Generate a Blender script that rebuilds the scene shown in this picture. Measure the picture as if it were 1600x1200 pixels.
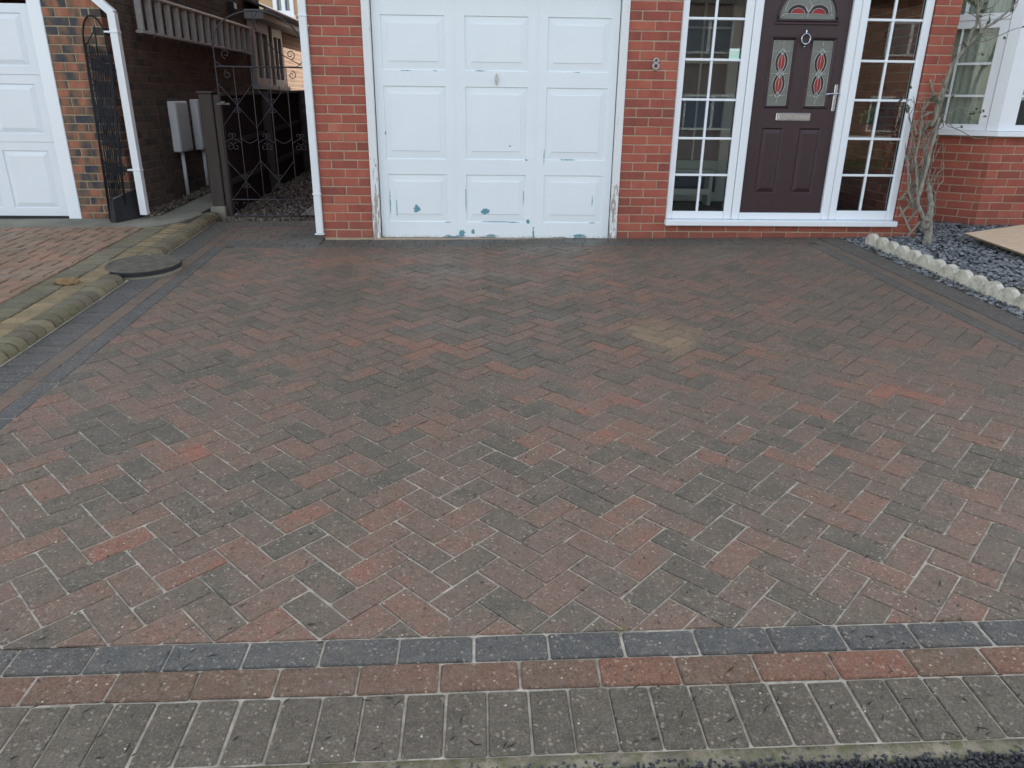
import bpy, math, random
from math import sin, cos, pi, sqrt, radians
from mathutils import Vector, Matrix, noise as mnoise
random.seed(7)
for o in list(bpy.data.objects): bpy.data.objects.remove(o)
S = bpy.context.scene
COL = S.collection
# ------------------------------------------------------------------ camera
FPX = 1150.0; PIT = .3669; ROL = -.0123; YAW = .0385
CAM = Vector((.938, -6.7079, 1.168))
Fv = Vector((sin(YAW)*cos(PIT), cos(YAW)*cos(PIT), -sin(PIT)))
R0 = Vector((cos(YAW), -sin(YAW), 0)); D0 = Fv.cross(R0)
Rv = cos(ROL)*R0 + sin(ROL)*D0; Dv = -sin(ROL)*R0 + cos(ROL)*D0
cd = bpy.data.cameras.new('camera'); co = bpy.data.objects.new('camera', cd); COL.objects.link(co)
co.matrix_world = Matrix(((Rv.x, -Dv.x, -Fv.x, CAM.x), (Rv.y, -Dv.y, -Fv.y, CAM.y), (Rv.z, -Dv.z, -Fv.z, CAM.z), (0, 0, 0, 1)))
cd.sensor_width = 36; cd.lens = FPX/1600*36; cd.clip_end = 500; cd.clip_start = .05
S.camera = co
# ------------------------------------------------------------------ light
SUN_EL = radians(30); SUN_DIR = Vector((.62*cos(SUN_EL), .785*cos(SUN_EL), sin(SUN_EL))).normalized()
w = bpy.data.worlds.new('World'); S.world = w; w.use_nodes = True
nt = w.node_tree; nt.nodes.clear()
sky = nt.nodes.new('ShaderNodeTexSky'); sky.sky_type = 'NISHITA'; sky.sun_disc = False
sky.sun_elevation = SUN_EL; sky.sun_rotation = math.atan2(SUN_DIR.x, SUN_DIR.y)
sky.air_density = 1.25; sky.dust_density = 1.0; sky.ozone_density = 0.0
bg = nt.nodes.new('ShaderNodeBackground'); bg.inputs[1].default_value = .15
wo = nt.nodes.new('ShaderNodeOutputWorld')
hs_ = nt.nodes.new('ShaderNodeHueSaturation'); hs_.inputs['Saturation'].default_value = .48
nt.links.new(sky.outputs[0], hs_.inputs['Color']); nt.links.new(hs_.outputs[0], bg.inputs[0]); nt.links.new(bg.outputs[0], wo.inputs[0])
sl = bpy.data.lights.new('sun', 'SUN'); sl.energy = 4.2; sl.angle = radians(.5); sl.color = (1, .93, .82)
so = bpy.data.objects.new('sun', sl); COL.objects.link(so)
so.rotation_euler = SUN_DIR.to_track_quat('Z', 'Y').to_euler(); so.location = (0, 0, 20)
S.view_settings.view_transform = 'Standard'; S.view_settings.look = 'None'
S.view_settings.exposure = 1.62; S.view_settings.gamma = 1; S.view_settings.use_curve_mapping = False
S.render.engine = 'CYCLES'

# ------------------------------------------------------------------ placing helpers
def ray(px, py): return Fv + Rv*((px-800)/FPX) + Dv*((py-600)/FPX)
def atY(px, py, Y):
    v = ray(px, py); return CAM + v*((Y-CAM.y)/v.y)
def atX(px, py, X):
    v = ray(px, py); return CAM + v*((X-CAM.x)/v.x)
GS, GT = .0419, .0108
def gz(x, y): return GS*y + GT*(x-1)
def atG(px, py, h=0):
    v = ray(px, py); k = (GS*CAM.y+GT*(CAM.x-1)+h-CAM.z)/(v.z-GS*v.y-GT*v.x); return CAM+v*k
def proj(p):
    d = Vector(p)-CAM; z = d.dot(Fv)
    if z < .05: return None
    return 800+FPX*d.dot(Rv)/z, 600+FPX*d.dot(Dv)/z, z
GN = Vector((-GT, -GS, 1)).normalized()
def gmat(x, y, ang=0, h=0, tilt=(0, 0)):
    q = Vector((0, 0, 1)).rotation_difference(GN).to_matrix().to_4x4()
    return Matrix.Translation((x, y, gz(x, y)+h)) @ q @ Matrix.Rotation(ang, 4, 'Z') @ Matrix.Rotation(tilt[0], 4, 'X') @ Matrix.Rotation(tilt[1], 4, 'Y')

# ------------------------------------------------------------------ object helpers
ROOTLOC = {}
def setp(o, label=None, cat=None, group=None, kind=None):
    if label: o['label'] = label
    if cat: o['category'] = cat
    if group: o['group'] = group
    if kind: o['kind'] = kind
    return o
def thing(name, label, cat, loc=(0, 0, 0), group=None):
    o = bpy.data.objects.new(name, None); COL.objects.link(o); o.location = loc; o.empty_display_size = .1
    ROOTLOC[o.name] = Vector(loc)
    return setp(o, label, cat, group)
def attach(o, parent):
    if parent is None: return
    o.parent = parent
    if parent.name in ROOTLOC: o.matrix_parent_inverse = Matrix.Translation(-ROOTLOC[parent.name])
def inst(name, mesh, parent, mat4):
    o = bpy.data.objects.new(name, mesh); COL.objects.link(o); o.matrix_basis = mat4; attach(o, parent); return o

class MB:
    def __init__(s): s.v = []; s.f = []; s.a = []; s.sm = []; s.M = None
    def add(s, vs, fs, att=0.0, smooth=False):
        n = len(s.v)
        for v in vs:
            v = Vector(v); s.v.append(s.M @ v if s.M is not None else v)
        for f in fs: s.f.append([n+i for i in f]); s.a.append(att); s.sm.append(smooth)
        return s
    def box(s, a, b, ch=0, att=0.0, smooth=False):
        (x0, y0, z0), (x1, y1, z1) = a, b
        if x0 > x1: x0, x1 = x1, x0
        if y0 > y1: y0, y1 = y1, y0
        if z0 > z1: z0, z1 = z1, z0
        if ch <= 0:
            v = [(x0, y0, z0), (x1, y0, z0), (x1, y1, z0), (x0, y1, z0), (x0, y0, z1), (x1, y0, z1), (x1, y1, z1), (x0, y1, z1)]
            f = [(0, 3, 2, 1), (4, 5, 6, 7), (0, 1, 5, 4), (1, 2, 6, 5), (2, 3, 7, 6), (3, 0, 4, 7)]
            return s.add(v, f, att)
        c = min(ch, (x1-x0)*.45, (y1-y0)*.45, (z1-z0)*.45)
        X = (x0, x1); Y = (y0, y1); Z = (z0, z1); v = []; idx = {}
        for i in (0, 1):
            for j in (0, 1):
                for k in (0, 1):
                    sx, sy, sz = (1, -1)[i]*c, (1, -1)[j]*c, (1, -1)[k]*c
                    for ax, p in enumerate(((X[i], Y[j]+sy, Z[k]+sz), (X[i]+sx, Y[j], Z[k]+sz), (X[i]+sx, Y[j]+sy, Z[k]))):
                        idx[(i, j, k, ax)] = len(v); v.append(p)
        f = []
        for i in (0, 1):
            q = [idx[(i, 0, 0, 0)], idx[(i, 1, 0, 0)], idx[(i, 1, 1, 0)], idx[(i, 0, 1, 0)]]; f.append(q if i else q[::-1])
            q = [idx[(0, i, 0, 1)], idx[(0, i, 1, 1)], idx[(1, i, 1, 1)], idx[(1, i, 0, 1)]]; f.append(q if i else q[::-1])
            q = [idx[(0, 0, i, 2)], idx[(1, 0, i, 2)], idx[(1, 1, i, 2)], idx[(0, 1, i, 2)]]; f.append(q if i else q[::-1])
        for j in (0, 1):
            for k in (0, 1):
                q = [idx[(0, j, k, 1)], idx[(1, j, k, 1)], idx[(1, j, k, 2)], idx[(0, j, k, 2)]]; f.append(q if (j ^ k) else q[::-1])
                q = [idx[(j, 0, k, 2)], idx[(j, 1, k, 2)], idx[(j, 1, k, 0)], idx[(j, 0, k, 0)]]; f.append(q if (j ^ k) else q[::-1])
                q = [idx[(j, k, 0, 0)], idx[(j, k, 1, 0)], idx[(j, k, 1, 1)], idx[(j, k, 0, 1)]]; f.append(q if (j ^ k) else q[::-1])
        for i in (0, 1):
            for j in (0, 1):
                for k in (0, 1):
                    q = [idx[(i, j, k, 0)], idx[(i, j, k, 1)], idx[(i, j, k, 2)]]; f.append(q if (i+j+k) % 2 else q[::-1])
        return s.add(v, f, att)
    def tube(s, pts, r, n=8, cap=True, att=0.0, smooth=True):
        pts = [Vector(p) for p in pts]; m = len(pts)
        rr = r if isinstance(r, (list, tuple)) else [r]*m
        T = []
        for i in range(m):
            t = pts[min(i+1, m-1)]-pts[max(i-1, 0)]
            T.append(t.normalized() if t.length > 1e-9 else Vector((0, 0, 1)))
        u = T[0].orthogonal().normalized(); vs = []
        for i in range(m):
            u = (u - T[i]*u.dot(T[i]));
            u = u.normalized() if u.length > 1e-6 else T[i].orthogonal().normalized()
            w_ = T[i].cross(u)
            for k in range(n):
                a = 2*pi*k/n; vs.append(pts[i]+(u*cos(a)+w_*sin(a))*rr[i])
        fs = []
        for i in range(m-1):
            for k in range(n):
                fs.append((i*n+k, i*n+(k+1) % n, (i+1)*n+(k+1) % n, (i+1)*n+k))
        if cap: fs.append(tuple(range(n))[::-1]); fs.append(tuple((m-1)*n+k for k in range(n)))
        return s.add(vs, fs, att, smooth)
    def prism(s, poly, y0, y1, axis='y', att=0.0):
        # poly in (x,z) when axis y ; (x,y) when axis z
        n = len(poly)
        if axis == 'y': v = [(p[0], y0, p[1]) for p in poly]+[(p[0], y1, p[1]) for p in poly]
        elif axis == 'z': v = [(p[0], p[1], y0) for p in poly]+[(p[0], p[1], y1) for p in poly]
        else: v = [(y0, p[0], p[1]) for p in poly]+[(y1, p[0], p[1]) for p in poly]
        f = [tuple(range(n))[::-1], tuple(range(n, 2*n))]+[(i, (i+1) % n, n+(i+1) % n, n+i) for i in range(n)]
        return s.add(v, f, att)
    def quadframe(s, o, i_, yo, yi):
        # bevelled ring between outer rect o=(x0,z0,x1,z1) at y=yo and inner rect at y=yi
        a = [(o[0], yo, o[1]), (o[2], yo, o[1]), (o[2], yo, o[3]), (o[0], yo, o[3])]
        b = [(i_[0], yi, i_[1]), (i_[2], yi, i_[1]), (i_[2], yi, i_[3]), (i_[0], yi, i_[3])]
        return s.add(a+b, [(0, 1, 5, 4), (1, 2, 6, 5), (2, 3, 7, 6), (3, 0, 4, 7)])
    def mesh(s, name, mat):
        me = bpy.data.meshes.new(name); me.from_pydata([tuple(v) for v in s.v], [], s.f)
        at = me.attributes.new('piece', 'FLOAT', 'FACE'); at.data.foreach_set('value', s.a)
        me.polygons.foreach_set('use_smooth', s.sm)
        if mat: me.materials.append(mat)
        me.update(); return me
    def fix(s, me):
        import bmesh
        bm = bmesh.new(); bm.from_mesh(me); bmesh.ops.recalc_face_normals(bm, faces=bm.faces); bm.to_mesh(me); bm.free()
    def build(s, name, mat, parent=None, fix=True, **kw):
        me = s.mesh(name, mat)
        if fix: s.fix(me)
        o = bpy.data.objects.new(name, me); COL.objects.link(o); attach(o, parent)
        setp(o, **kw); return o

# ------------------------------------------------------------------ materials
def mat(name, build, rough=.7, spec=.4):
    m = bpy.data.materials.new(name); m.use_nodes = True; t = m.node_tree; t.nodes.clear()
    out = t.nodes.new('ShaderNodeOutputMaterial'); b = t.nodes.new('ShaderNodeBsdfPrincipled')
    b.inputs['Roughness'].default_value = rough; b.inputs['Specular IOR Level'].default_value = spec
    t.links.new(b.outputs[0], out.inputs[0])
    K = NK(t, b); build(K); return m
class NK:
    def __init__(s, t, b): s.t = t; s.b = b; s._pos = None
    def n(s, typ, **kw):
        nd = s.t.nodes.new(typ)
        for k, v in kw.items(): setattr(nd, k, v)
        return nd
    def put(s, sock, v):
        if isinstance(v, bpy.types.NodeSocket): s.t.links.new(v, sock)
        elif isinstance(v, (tuple, list)) and len(v) == 3 and sock.type == 'RGBA': sock.default_value = (*v, 1)
        else: sock.default_value = v
    def pos(s):
        if s._pos is None: s._pos = s.n('ShaderNodeNewGeometry').outputs['Position']
        return s._pos
    def obj(s): return s.n('ShaderNodeTexCoord').outputs['Object']
    def vmul(s, v, k):
        m = s.n('ShaderNodeVectorMath', operation='MULTIPLY'); s.put(m.inputs[0], v); m.inputs[1].default_value = k; return m.outputs[0]
    def vadd(s, v, k):
        m = s.n('ShaderNodeVectorMath', operation='ADD'); s.put(m.inputs[0], v); s.put(m.inputs[1], k); return m.outputs[0]
    def noise(s, scale, detail=3, rough=.55, vec=None, dist=0):
        m = s.n('ShaderNodeTexNoise'); m.inputs['Scale'].default_value = scale; m.inputs['Detail'].default_value = detail
        m.inputs['Roughness'].default_value = rough; m.inputs['Distortion'].default_value = dist
        s.put(m.inputs['Vector'], vec if vec is not None else s.pos()); return m.outputs['Fac']
    def vor(s, scale, vec=None, feature='F1', out='Distance'):
        m = s.n('ShaderNodeTexVoronoi', feature=feature); m.inputs['Scale'].default_value = scale
        s.put(m.inputs['Vector'], vec if vec is not None else s.pos()); return m.outputs[out]
    def math(s, op, a, b=0.0, c=None, clamp=False):
        m = s.n('ShaderNodeMath', operation=op); m.use_clamp = clamp; s.put(m.inputs[0], a); s.put(m.inputs[1], b)
        if c is not None: s.put(m.inputs[2], c)
        return m.outputs[0]
    def mapr(s, v, a, b, c=0.0, d=1.0, smooth=False):
        m = s.n('ShaderNodeMapRange'); m.interpolation_type = 'SMOOTHSTEP' if smooth else 'LINEAR'
        s.put(m.inputs[0], v); m.inputs[1].default_value = a; m.inputs[2].default_value = b; m.inputs[3].default_value = c; m.inputs[4].default_value = d
        return m.outputs[0]
    def mix(s, f, a, b, mode='MIX'):
        m = s.n('ShaderNodeMix', data_type='RGBA', blend_type=mode); s.put(m.inputs[0], f); s.put(m.inputs[6], a); s.put(m.inputs[7], b); return m.outputs[2]
    def ramp(s, v, stops, interp='LINEAR'):
        m = s.n('ShaderNodeValToRGB'); s.put(m.inputs[0], v); e = m.color_ramp; e.interpolation = interp
        while len(e.elements) < len(stops): e.elements.new(.5)
        for el, (p, c) in zip(e.elements, stops): el.position = p; el.color = (*c, 1)
        return m.outputs[0]
    def rnd(s, seed=0.0):
        oi = s.n('ShaderNodeObjectInfo').outputs['Random']; at = s.n('ShaderNodeAttribute', attribute_name='piece').outputs['Fac']
        a = s.math('ADD', oi, at)
        wn = s.n('ShaderNodeTexWhiteNoise', noise_dimensions='1D'); s.put(wn.inputs['W'], s.math('ADD', s.math('MULTIPLY', a, 91.7), seed))
        return wn.outputs['Value']
    def col(s, v): s.put(s.b.inputs['Base Color'], v)
    def rough(s, v): s.put(s.b.inputs['Roughness'], v)
    def bump(s, h, strength=.3, dist=.01):
        m = s.n('ShaderNodeBump'); m.inputs['Strength'].default_value = strength; m.inputs['Distance'].default_value = dist
        s.put(m.inputs['Height'], h); s.put(s.b.inputs['Normal'], m.outputs[0])

def flat(name, c, rough=.6, var=.12, scale=6, spec=.4, metal=0, bumps=None):
    def f(K):
        n = K.noise(scale, 4); K.col(K.mix(n, tuple(x*(1-var) for x in c), tuple(min(1, x*(1+var)) for x in c)))
        K.b.inputs['Metallic'].default_value = metal
        if bumps: K.bump(K.noise(bumps[0], 3), bumps[1], bumps[2])
    return mat(name, f, rough, spec)

def paver_mat(name, kind):
    def f(K):
        r1 = K.rnd(0); r2 = K.rnd(3.3); r3 = K.rnd(7.7)
        off = K.n('ShaderNodeCombineXYZ'); K.put(off.inputs[0], K.math('MULTIPLY', r3, 37)); K.put(off.inputs[2], K.math('MULTIPLY', r2, 11))
        blot = K.noise(9, 2, .5, K.vadd(K.pos(), off.outputs[0]))          # colour clouds inside one block
        if kind == 'brindle':
            v = K.math('ADD', K.math('MULTIPLY', r1, .74), K.math('MULTIPLY', K.math('SUBTRACT', blot, .5), .9))
            v = K.math('ADD', v, K.math('MULTIPLY', K.math('SUBTRACT', K.noise(.75, 2), .47), .85))
            c = K.ramp(v, [(0, (.110, .104, .086)), (.16, (.140, .120, .098)), (.36, (.178, .134, .108)), (.58, (.212, .138, .110)), (.76, (.245, .138, .104)), (.90, (.285, .134, .098)), (1, (.325, .130, .088))])
        elif kind == 'red':
            c = K.ramp(K.math('ADD', K.math('MULTIPLY', r1, .6), K.math('MULTIPLY', blot, .5)), [(0, (.120, .092, .068)), (.35, (.160, .098, .068)), (.7, (.205, .098, .064)), (1, (.27, .100, .060))])
        elif kind == 'mut':
            c = K.ramp(K.math('ADD', K.math('MULTIPLY', r1, .6), K.math('MULTIPLY', blot, .45)), [(0, (.125, .108, .090)), (.5, (.165, .130, .105)), (1, (.21, .138, .105))])
        elif kind == 'blue':
            c = K.ramp(K.math('ADD', K.math('MULTIPLY', r1, .5), K.math('MULTIPLY', blot, .5)), [(0, (.064, .074, .084)), (.5, (.084, .096, .106)), (1, (.108, .118, .122))])
        elif kind == 'grey':
            c = K.ramp(K.math('ADD', K.math('MULTIPLY', r1, .5), K.math('MULTIPLY', blot, .5)), [(0, (0.078, 0.073, 0.058)), (.5, (0.100, 0.093, 0.075)), (1, (0.128, 0.119, 0.095))])
        elif kind == 'nred':
            c = K.ramp(K.math('ADD', K.math('MULTIPLY', r1, .8), K.math('MULTIPLY', blot, .35)), [(0, (.24, .175, .125)), (.5, (.31, .212, .155)), (1, (.39, .220, .155))])
        elif kind == 'nyel':
            c = K.ramp(K.math('ADD', K.math('MULTIPLY', r1, .7), K.math('MULTIPLY', blot, .45)), [(0, (.17, .145, .090)), (.5, (.27, .215, .125)), (1, (.38, .29, .165))])
        elif kind == 'ngrn':
            c = K.ramp(K.math('ADD', K.math('MULTIPLY', r1, .7), K.math('MULTIPLY', blot, .45)), [(0, (.10, .105, .078)), (.5, (.155, .155, .112)), (1, (.22, .205, .145))])
        elif kind == 'kerb':
            c = K.ramp(K.math('ADD', K.math('MULTIPLY', r1, .65), K.math('MULTIPLY', blot, .4)), [(0, (.085, .078, .056)), (.5, (.150, .138, .098)), (1, (.25, .225, .155))])
        # stains over the whole paving: damp dark and dusty patches
        big = K.noise(1.1, 4, .6)
        c = K.mix(K.mapr(big, .45, .72, 0, .35), c, (.138, .120, .100))
        c = K.mix(K.mapr(K.noise(38, 4, .7), .42, .70, 0, .42), c, K.mix(1.0, c, (.55, .56, .58), 'MULTIPLY'))
        c = K.mix(K.mapr(K.noise(19, 5, .75, K.vadd(K.pos(), (3.1, 0, 0))), .52, .72, 0, .30), c, (.24, .205, .165))
        if kind in ('nred', 'nyel', 'ngrn', 'kerb'):
            c = K.mix(K.mapr(K.noise(4, 5, .65), .48, .66, 0, .6), c, (.12, .125, .055) if kind != 'nred' else (.16, .13, .085))
        else:
            # dark algae belt close to the house, and one pale spill
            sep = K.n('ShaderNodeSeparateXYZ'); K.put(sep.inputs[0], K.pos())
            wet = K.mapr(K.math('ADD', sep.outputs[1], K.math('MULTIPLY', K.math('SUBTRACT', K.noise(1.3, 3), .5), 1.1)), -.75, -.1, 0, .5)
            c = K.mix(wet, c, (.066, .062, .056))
            right = K.mapr(K.math('ADD', K.math('ADD', sep.outputs[0], K.math('MULTIPLY', sep.outputs[1], .35)), K.math('MULTIPLY', K.noise(1.7, 3), 1.2)), 2.2, 4.2, 0, .40)
            c = K.mix(right, c, (.118, .106, .096))
            if kind == 'brindle':
                d = K.n('ShaderNodeVectorMath', operation='DISTANCE'); K.put(d.inputs[0], K.vmul(K.pos(), (1, .75, 0))); d.inputs[1].default_value = (1.98, -2.62*.75, 0)
                sp = K.math('MULTIPLY', K.mapr(K.math('ADD', d.outputs['Value'], K.math('MULTIPLY', K.noise(6, 5, .7), .62)), .42, .60, 1, 0, True), K.mapr(K.math('ADD', r2, K.noise(45, 4, .7)), .5, 1.4, .12, .80))
                c = K.mix(sp, c, (.33, .245, .155))
        # coarse exposed aggregate
        g1 = K.noise(230, 2, .6); g2 = K.vor(310); g3 = K.noise(700, 1)
        def cell(scale):
            q_ = K.n('ShaderNodeSeparateColor'); K.put(q_.inputs[0], K.vor(scale, None, 'F1', 'Color')); return q_.outputs[0]
        c = K.mix(K.mapr(g1, .40, .62, .0, .50), c, K.mix(1.0, c, (.50, .50, .50), 'MULTIPLY'))
        amt = 1.0 if kind in ('grey', 'blue', 'brindle', 'red') else .4
        ca = cell(260); cb = cell(150); cc_ = cell(75)
        c = K.mix(K.mapr(ca, .74, .76, 0, .15*amt), c, (.38, .33, .28)); c = K.mix(K.mapr(ca, .24, .22, 0, .30*amt), c, (.050, .046, .042))
        c = K.mix(K.mapr(cb, .955, .96, 0, .38*amt), c, (.42, .38, .33)); c = K.mix(K.mapr(cb, .05, .045, 0, .50*amt), c, (.040, .040, .038))
        c = K.mix(K.math('MULTIPLY', K.mapr(cc_, .965, .97, 0, .8*amt), K.mapr(K.vor(75), .26, .20, 0, 1)), c, (.60, .56, .48))
        # dried twigs and dark spots
        sp2 = K.noise(55, 2, .5, K.vmul(K.pos(), (1, .45, 1)))
        c = K.mix(K.mapr(sp2, .70, .73, 0, .8), c, (.03, .03, .03))
        # pale sand caught towards edges handled by the bump; faint overall grime
        c = K.mix(K.mapr(K.noise(24, 4, .7), .4, .75, 0, .28), c, (.19, .175, .16))
        c = K.mix(1.0, c, (1.12, 1.05, .94), 'MULTIPLY')
        K.col(c)
        K.rough(K.mapr(K.noise(1.3, 3, .6), .38, .62, .40, .78))
        K.bump(K.math('ADD', K.math('ADD', g1, K.math('MULTIPLY', g2, .5)), K.math('MULTIPLY', K.noise(60, 2), .6)), .75, .0045)
    return mat(name, f, .75, .35)
M_BRINDLE = paver_mat('brindle_block', 'brindle'); M_RED = paver_mat('red_block', 'red'); M_BLUE = paver_mat('charcoal_block', 'blue')
M_GREY = paver_mat('grey_block', 'grey'); M_MUT = paver_mat('muted_brown_block', 'mut'); M_NRED = paver_mat('worn_red_block', 'nred'); M_NYEL = paver_mat('mossy_buff_block', 'nyel')
M_NGRN = paver_mat('mossy_grey_block', 'ngrn'); M_KERB = paver_mat('mossy_kerb_block', 'kerb')
def f(K):
    n = K.noise(2.0, 3, .6); sep = K.n('ShaderNodeSeparateXYZ'); K.put(sep.inputs[0], K.pos())
    near = K.mapr(K.math('ADD', sep.outputs[1], K.math('MULTIPLY', n, -3.2)), -5.6, -3.9, 1, 0)
    pale = K.math('MAXIMUM', near, K.mapr(K.noise(1.0, 5, .7), .60, .68, 0, .75))
    c = K.mix(pale, (.040, .036, .031), K.mix(K.mapr(K.noise(17, 4, .7), .35, .65), (.27, .24, .19), (.60, .53, .43)))
    c = K.mix(K.mapr(K.noise(30, 3), .45, .72, 0, .35), c, (.07, .068, .048))
    c = K.mix(K.mapr(K.noise(400, 2), .45, .6, 0, .4), c, (.36, .33, .28)); K.col(c); K.bump(K.noise(300, 3), .8, .004)
M_SAND = mat('joint_sand', f, .95, .1)

def brick_mat(name, cols, sooty=0, scale=1):
    def f(K):
        r1 = K.rnd(0); r2 = K.rnd(5.1)
        off = K.n('ShaderNodeCombineXYZ'); K.put(off.inputs[0], K.math('MULTIPLY', r2, 31)); K.put(off.inputs[1], K.math('MULTIPLY', r1, 17))
        p = K.vadd(K.pos(), off.outputs[0])
        bl = K.noise(7*scale, 2, .5, K.vmul(p, (1, 1, .35)))
        c = K.ramp(K.math('ADD', K.math('MULTIPLY', r1, .55 if scale == 1 else .35), K.math('MULTIPLY', K.math('SUBTRACT', bl, .3), .9 if scale == 1 else 1.9)), cols)
        c = K.mix(K.mapr(K.noise(45, 4, .65, p), .4, .75, 0, .3), c, K.mix(1.0, c, (.5, .48, .5), 'MULTIPLY'))
        c = K.mix(K.mapr(K.noise(160, 2), .56, .72, 0, .35), c, (.40, .27, .2))
        c = K.mix(K.mapr(K.noise(3.0, 4, .7), .56, .74, 0, .22 + sooty), c, (.10, .075, .07))
        sep = K.n('ShaderNodeSeparateXYZ'); K.put(sep.inputs[0], K.pos())
        c = K.mix(K.mapr(K.math('ADD', sep.outputs[2], K.math('MULTIPLY', K.noise(5, 3), .25)), .12, .3, .45, 0), c, (.16, .085, .06))
        K.col(c); K.bump(K.math('ADD', K.noise(90, 3), K.math('MULTIPLY', K.noise(300, 2), .5)), .35, .003)
    return mat(name, f, .85, .25)
M_BRICK = brick_mat('red_facing_brick', [(0, (.21, .066, .052)), (.25, (.285, .080, .060)), (.55, (.355, .100, .071)), (.8, (.40, .122, .083)), (1, (.44, .165, .115))])
M_NBRICK = brick_mat('multi_stock_brick', [(0, (.035, .042, .062)), (.34, (.060, .060, .070)), (.48, (.13, .095, .070)), (.66, (.24, .115, .072)), (.86, (.34, .130, .080)), (1, (.33, .17, .11))], 0, 1.4)
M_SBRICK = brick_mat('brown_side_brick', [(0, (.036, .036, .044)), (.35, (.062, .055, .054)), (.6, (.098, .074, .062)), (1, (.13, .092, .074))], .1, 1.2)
def mortar(name, c, c2):
    def f(K):
        K.col(K.mix(K.mapr(K.noise(6, 4, .7), .35, .7), c, c2)); K.bump(K.noise(220, 3), .5, .003)
    return mat(name, f, .95, .1)
M_MORT = mortar('buff_mortar', (.34, .26, .19), (.44, .35, .26)); M_NMORT = mortar('sandy_mortar', (.38, .32, .22), (.27, .22, .16))
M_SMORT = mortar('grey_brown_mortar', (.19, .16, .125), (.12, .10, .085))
def brickwall(name, c1, c2, m, side=False):
    def f(K):
        sp_ = K.n('ShaderNodeSeparateXYZ'); K.put(sp_.inputs[0], K.pos()); mp = K.n('ShaderNodeCombineXYZ'); K.put(mp.inputs[0], sp_.outputs[1 if side else 0]); K.put(mp.inputs[1], sp_.outputs[2])
        b = K.n('ShaderNodeTexBrick'); K.put(b.inputs['Vector'], mp.outputs[0]); b.inputs['Scale'].default_value = 1
        b.inputs['Brick Width'].default_value = .225; b.inputs['Row Height'].default_value = .075; b.inputs['Mortar Size'].default_value = .006
        K.put(b.inputs['Color1'], c1); K.put(b.inputs['Color2'], c2); K.put(b.inputs['Mortar'], m); K.col(b.outputs[0])
    return mat(name, f, .9, .2)
M_UPPER = brickwall('distant_brickwork', (.30, .09, .06), (.36, .11, .07), (.35, .28, .2))
M_FARBRICK = brickwall('buff_brickwork', (.40, .27, .15), (.46, .31, .18), (.45, .38, .27))
M_UPVC = flat('white_upvc', (.74, .79, .84), .32, .02, 2)
M_PIPE = flat('white_plastic_pipe', (.69, .73, .77), .4, .07, 9)
def f(K):
    n = K.noise(3, 4); c = K.mix(n, (.78, .80, .81), (.84, .85, .85))
    c = K.mix(K.mapr(K.noise(9, 5, .75, K.vmul(K.pos(), (1, 1, .25))), .60, .78, 0, .35), c, (.62, .60, .55))
    K.col(c); K.bump(K.noise(3, 2), .1, .01)
M_NDOOR = mat('white_sectional_door', lambda K: (K.col(K.mix(K.noise(4, 4), (.66, .71, .77), (.71, .76, .81))), K.bump(K.noise(260, 2, .5, K.vmul(K.pos(), (1, 1, .1))), .06, .002)), .4, .4)
CH = [(.323, .259, .02, .026), (.345, .250, .010, .012), (.939, .238, .030, .020), (.828, .058, .012, .017), (.725, .034, .022, .028), (.705, .014, .03, .008), (.60, .010, .032, .012), (.650, .006, .045, .009), (.99, .014, .040, .014),
      (.93, .006, .03, .007), (1.325, .152, .014, .014), (1.80, .018, .045, .016), (1.62, .006, .05, .006), (1.66, .689, .075, .004), (1.03, .146, .14, .0035), (.60, .140, .03, .004), (.09, .30, .0035, .09), (.147, .27, .003, .06), (1.30, .685, .008, .006),
      (.765, .33, .003, .09), (1.375, .03, .006, .05), (1.155, .80, .006, .006), (.90, 1.403, .05, .004), (.27, 1.398, .05, .003), (1.72, 1.40, .03, .003), (1.91, .1415, .03, .004), (1.455, .72, .003, .05), (1.28, .36, .003, .05), (1.9, .33, .003, .035), (1.19, .142, .05, .004), (.52, 1.399, .02, .003), (.077, .90, .004, .012)]
def f(K):
    n = K.noise(2.4, 4); c = K.mix(n, (.69, .76, .81), (.76, .82, .86))
    c = K.mix(K.mapr(K.noise(16, 5, .75, K.vmul(K.pos(), (.6, 1, 1))), .62, .80, 0, .25), c, (.66, .66, .62))
    sep = K.n('ShaderNodeSeparateXYZ'); K.put(sep.inputs[0], K.pos())
    wob = K.math('MULTIPLY', K.math('SUBTRACT', K.noise(48, 4, .65), .5), 2.4)
    acc = None
    for (x, z, rx, rz) in CH:
        if rx < .06 and rz > .0055: rx, rz = rx*1.3, rz*1.3
        a = K.math('DIVIDE', K.math('SUBTRACT', sep.outputs[0], x), rx); b = K.math('DIVIDE', K.math('SUBTRACT', sep.outputs[2], z), rz)
        d = K.math('SQRT', K.math('ADD', K.math('MULTIPLY', a, a), K.math('MULTIPLY', b, b)))
        acc = d if acc is None else K.math('MINIMUM', acc, d)
    m = K.mapr(K.math('ADD', acc, wob), .92, 1.04, 1, 0)
    c = K.mix(m, c, K.mix(K.noise(60, 3), (.08, .24, .32), (.15, .33, .40)))
    base = K.math('MULTIPLY', K.mapr(sep.outputs[2], .0, .03, 1, 0), K.mapr(K.noise(30, 4, .6), .45, .6))
    c = K.mix(base, c, (.50, .40, .30)); K.col(c)
    K.bump(K.math('SUBTRACT', K.noise(30, 3), K.math('MULTIPLY', m, 1.5)), .15, .003)
M_GDOOR = mat('old_white_painted_steel', f, .42, .4)
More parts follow.
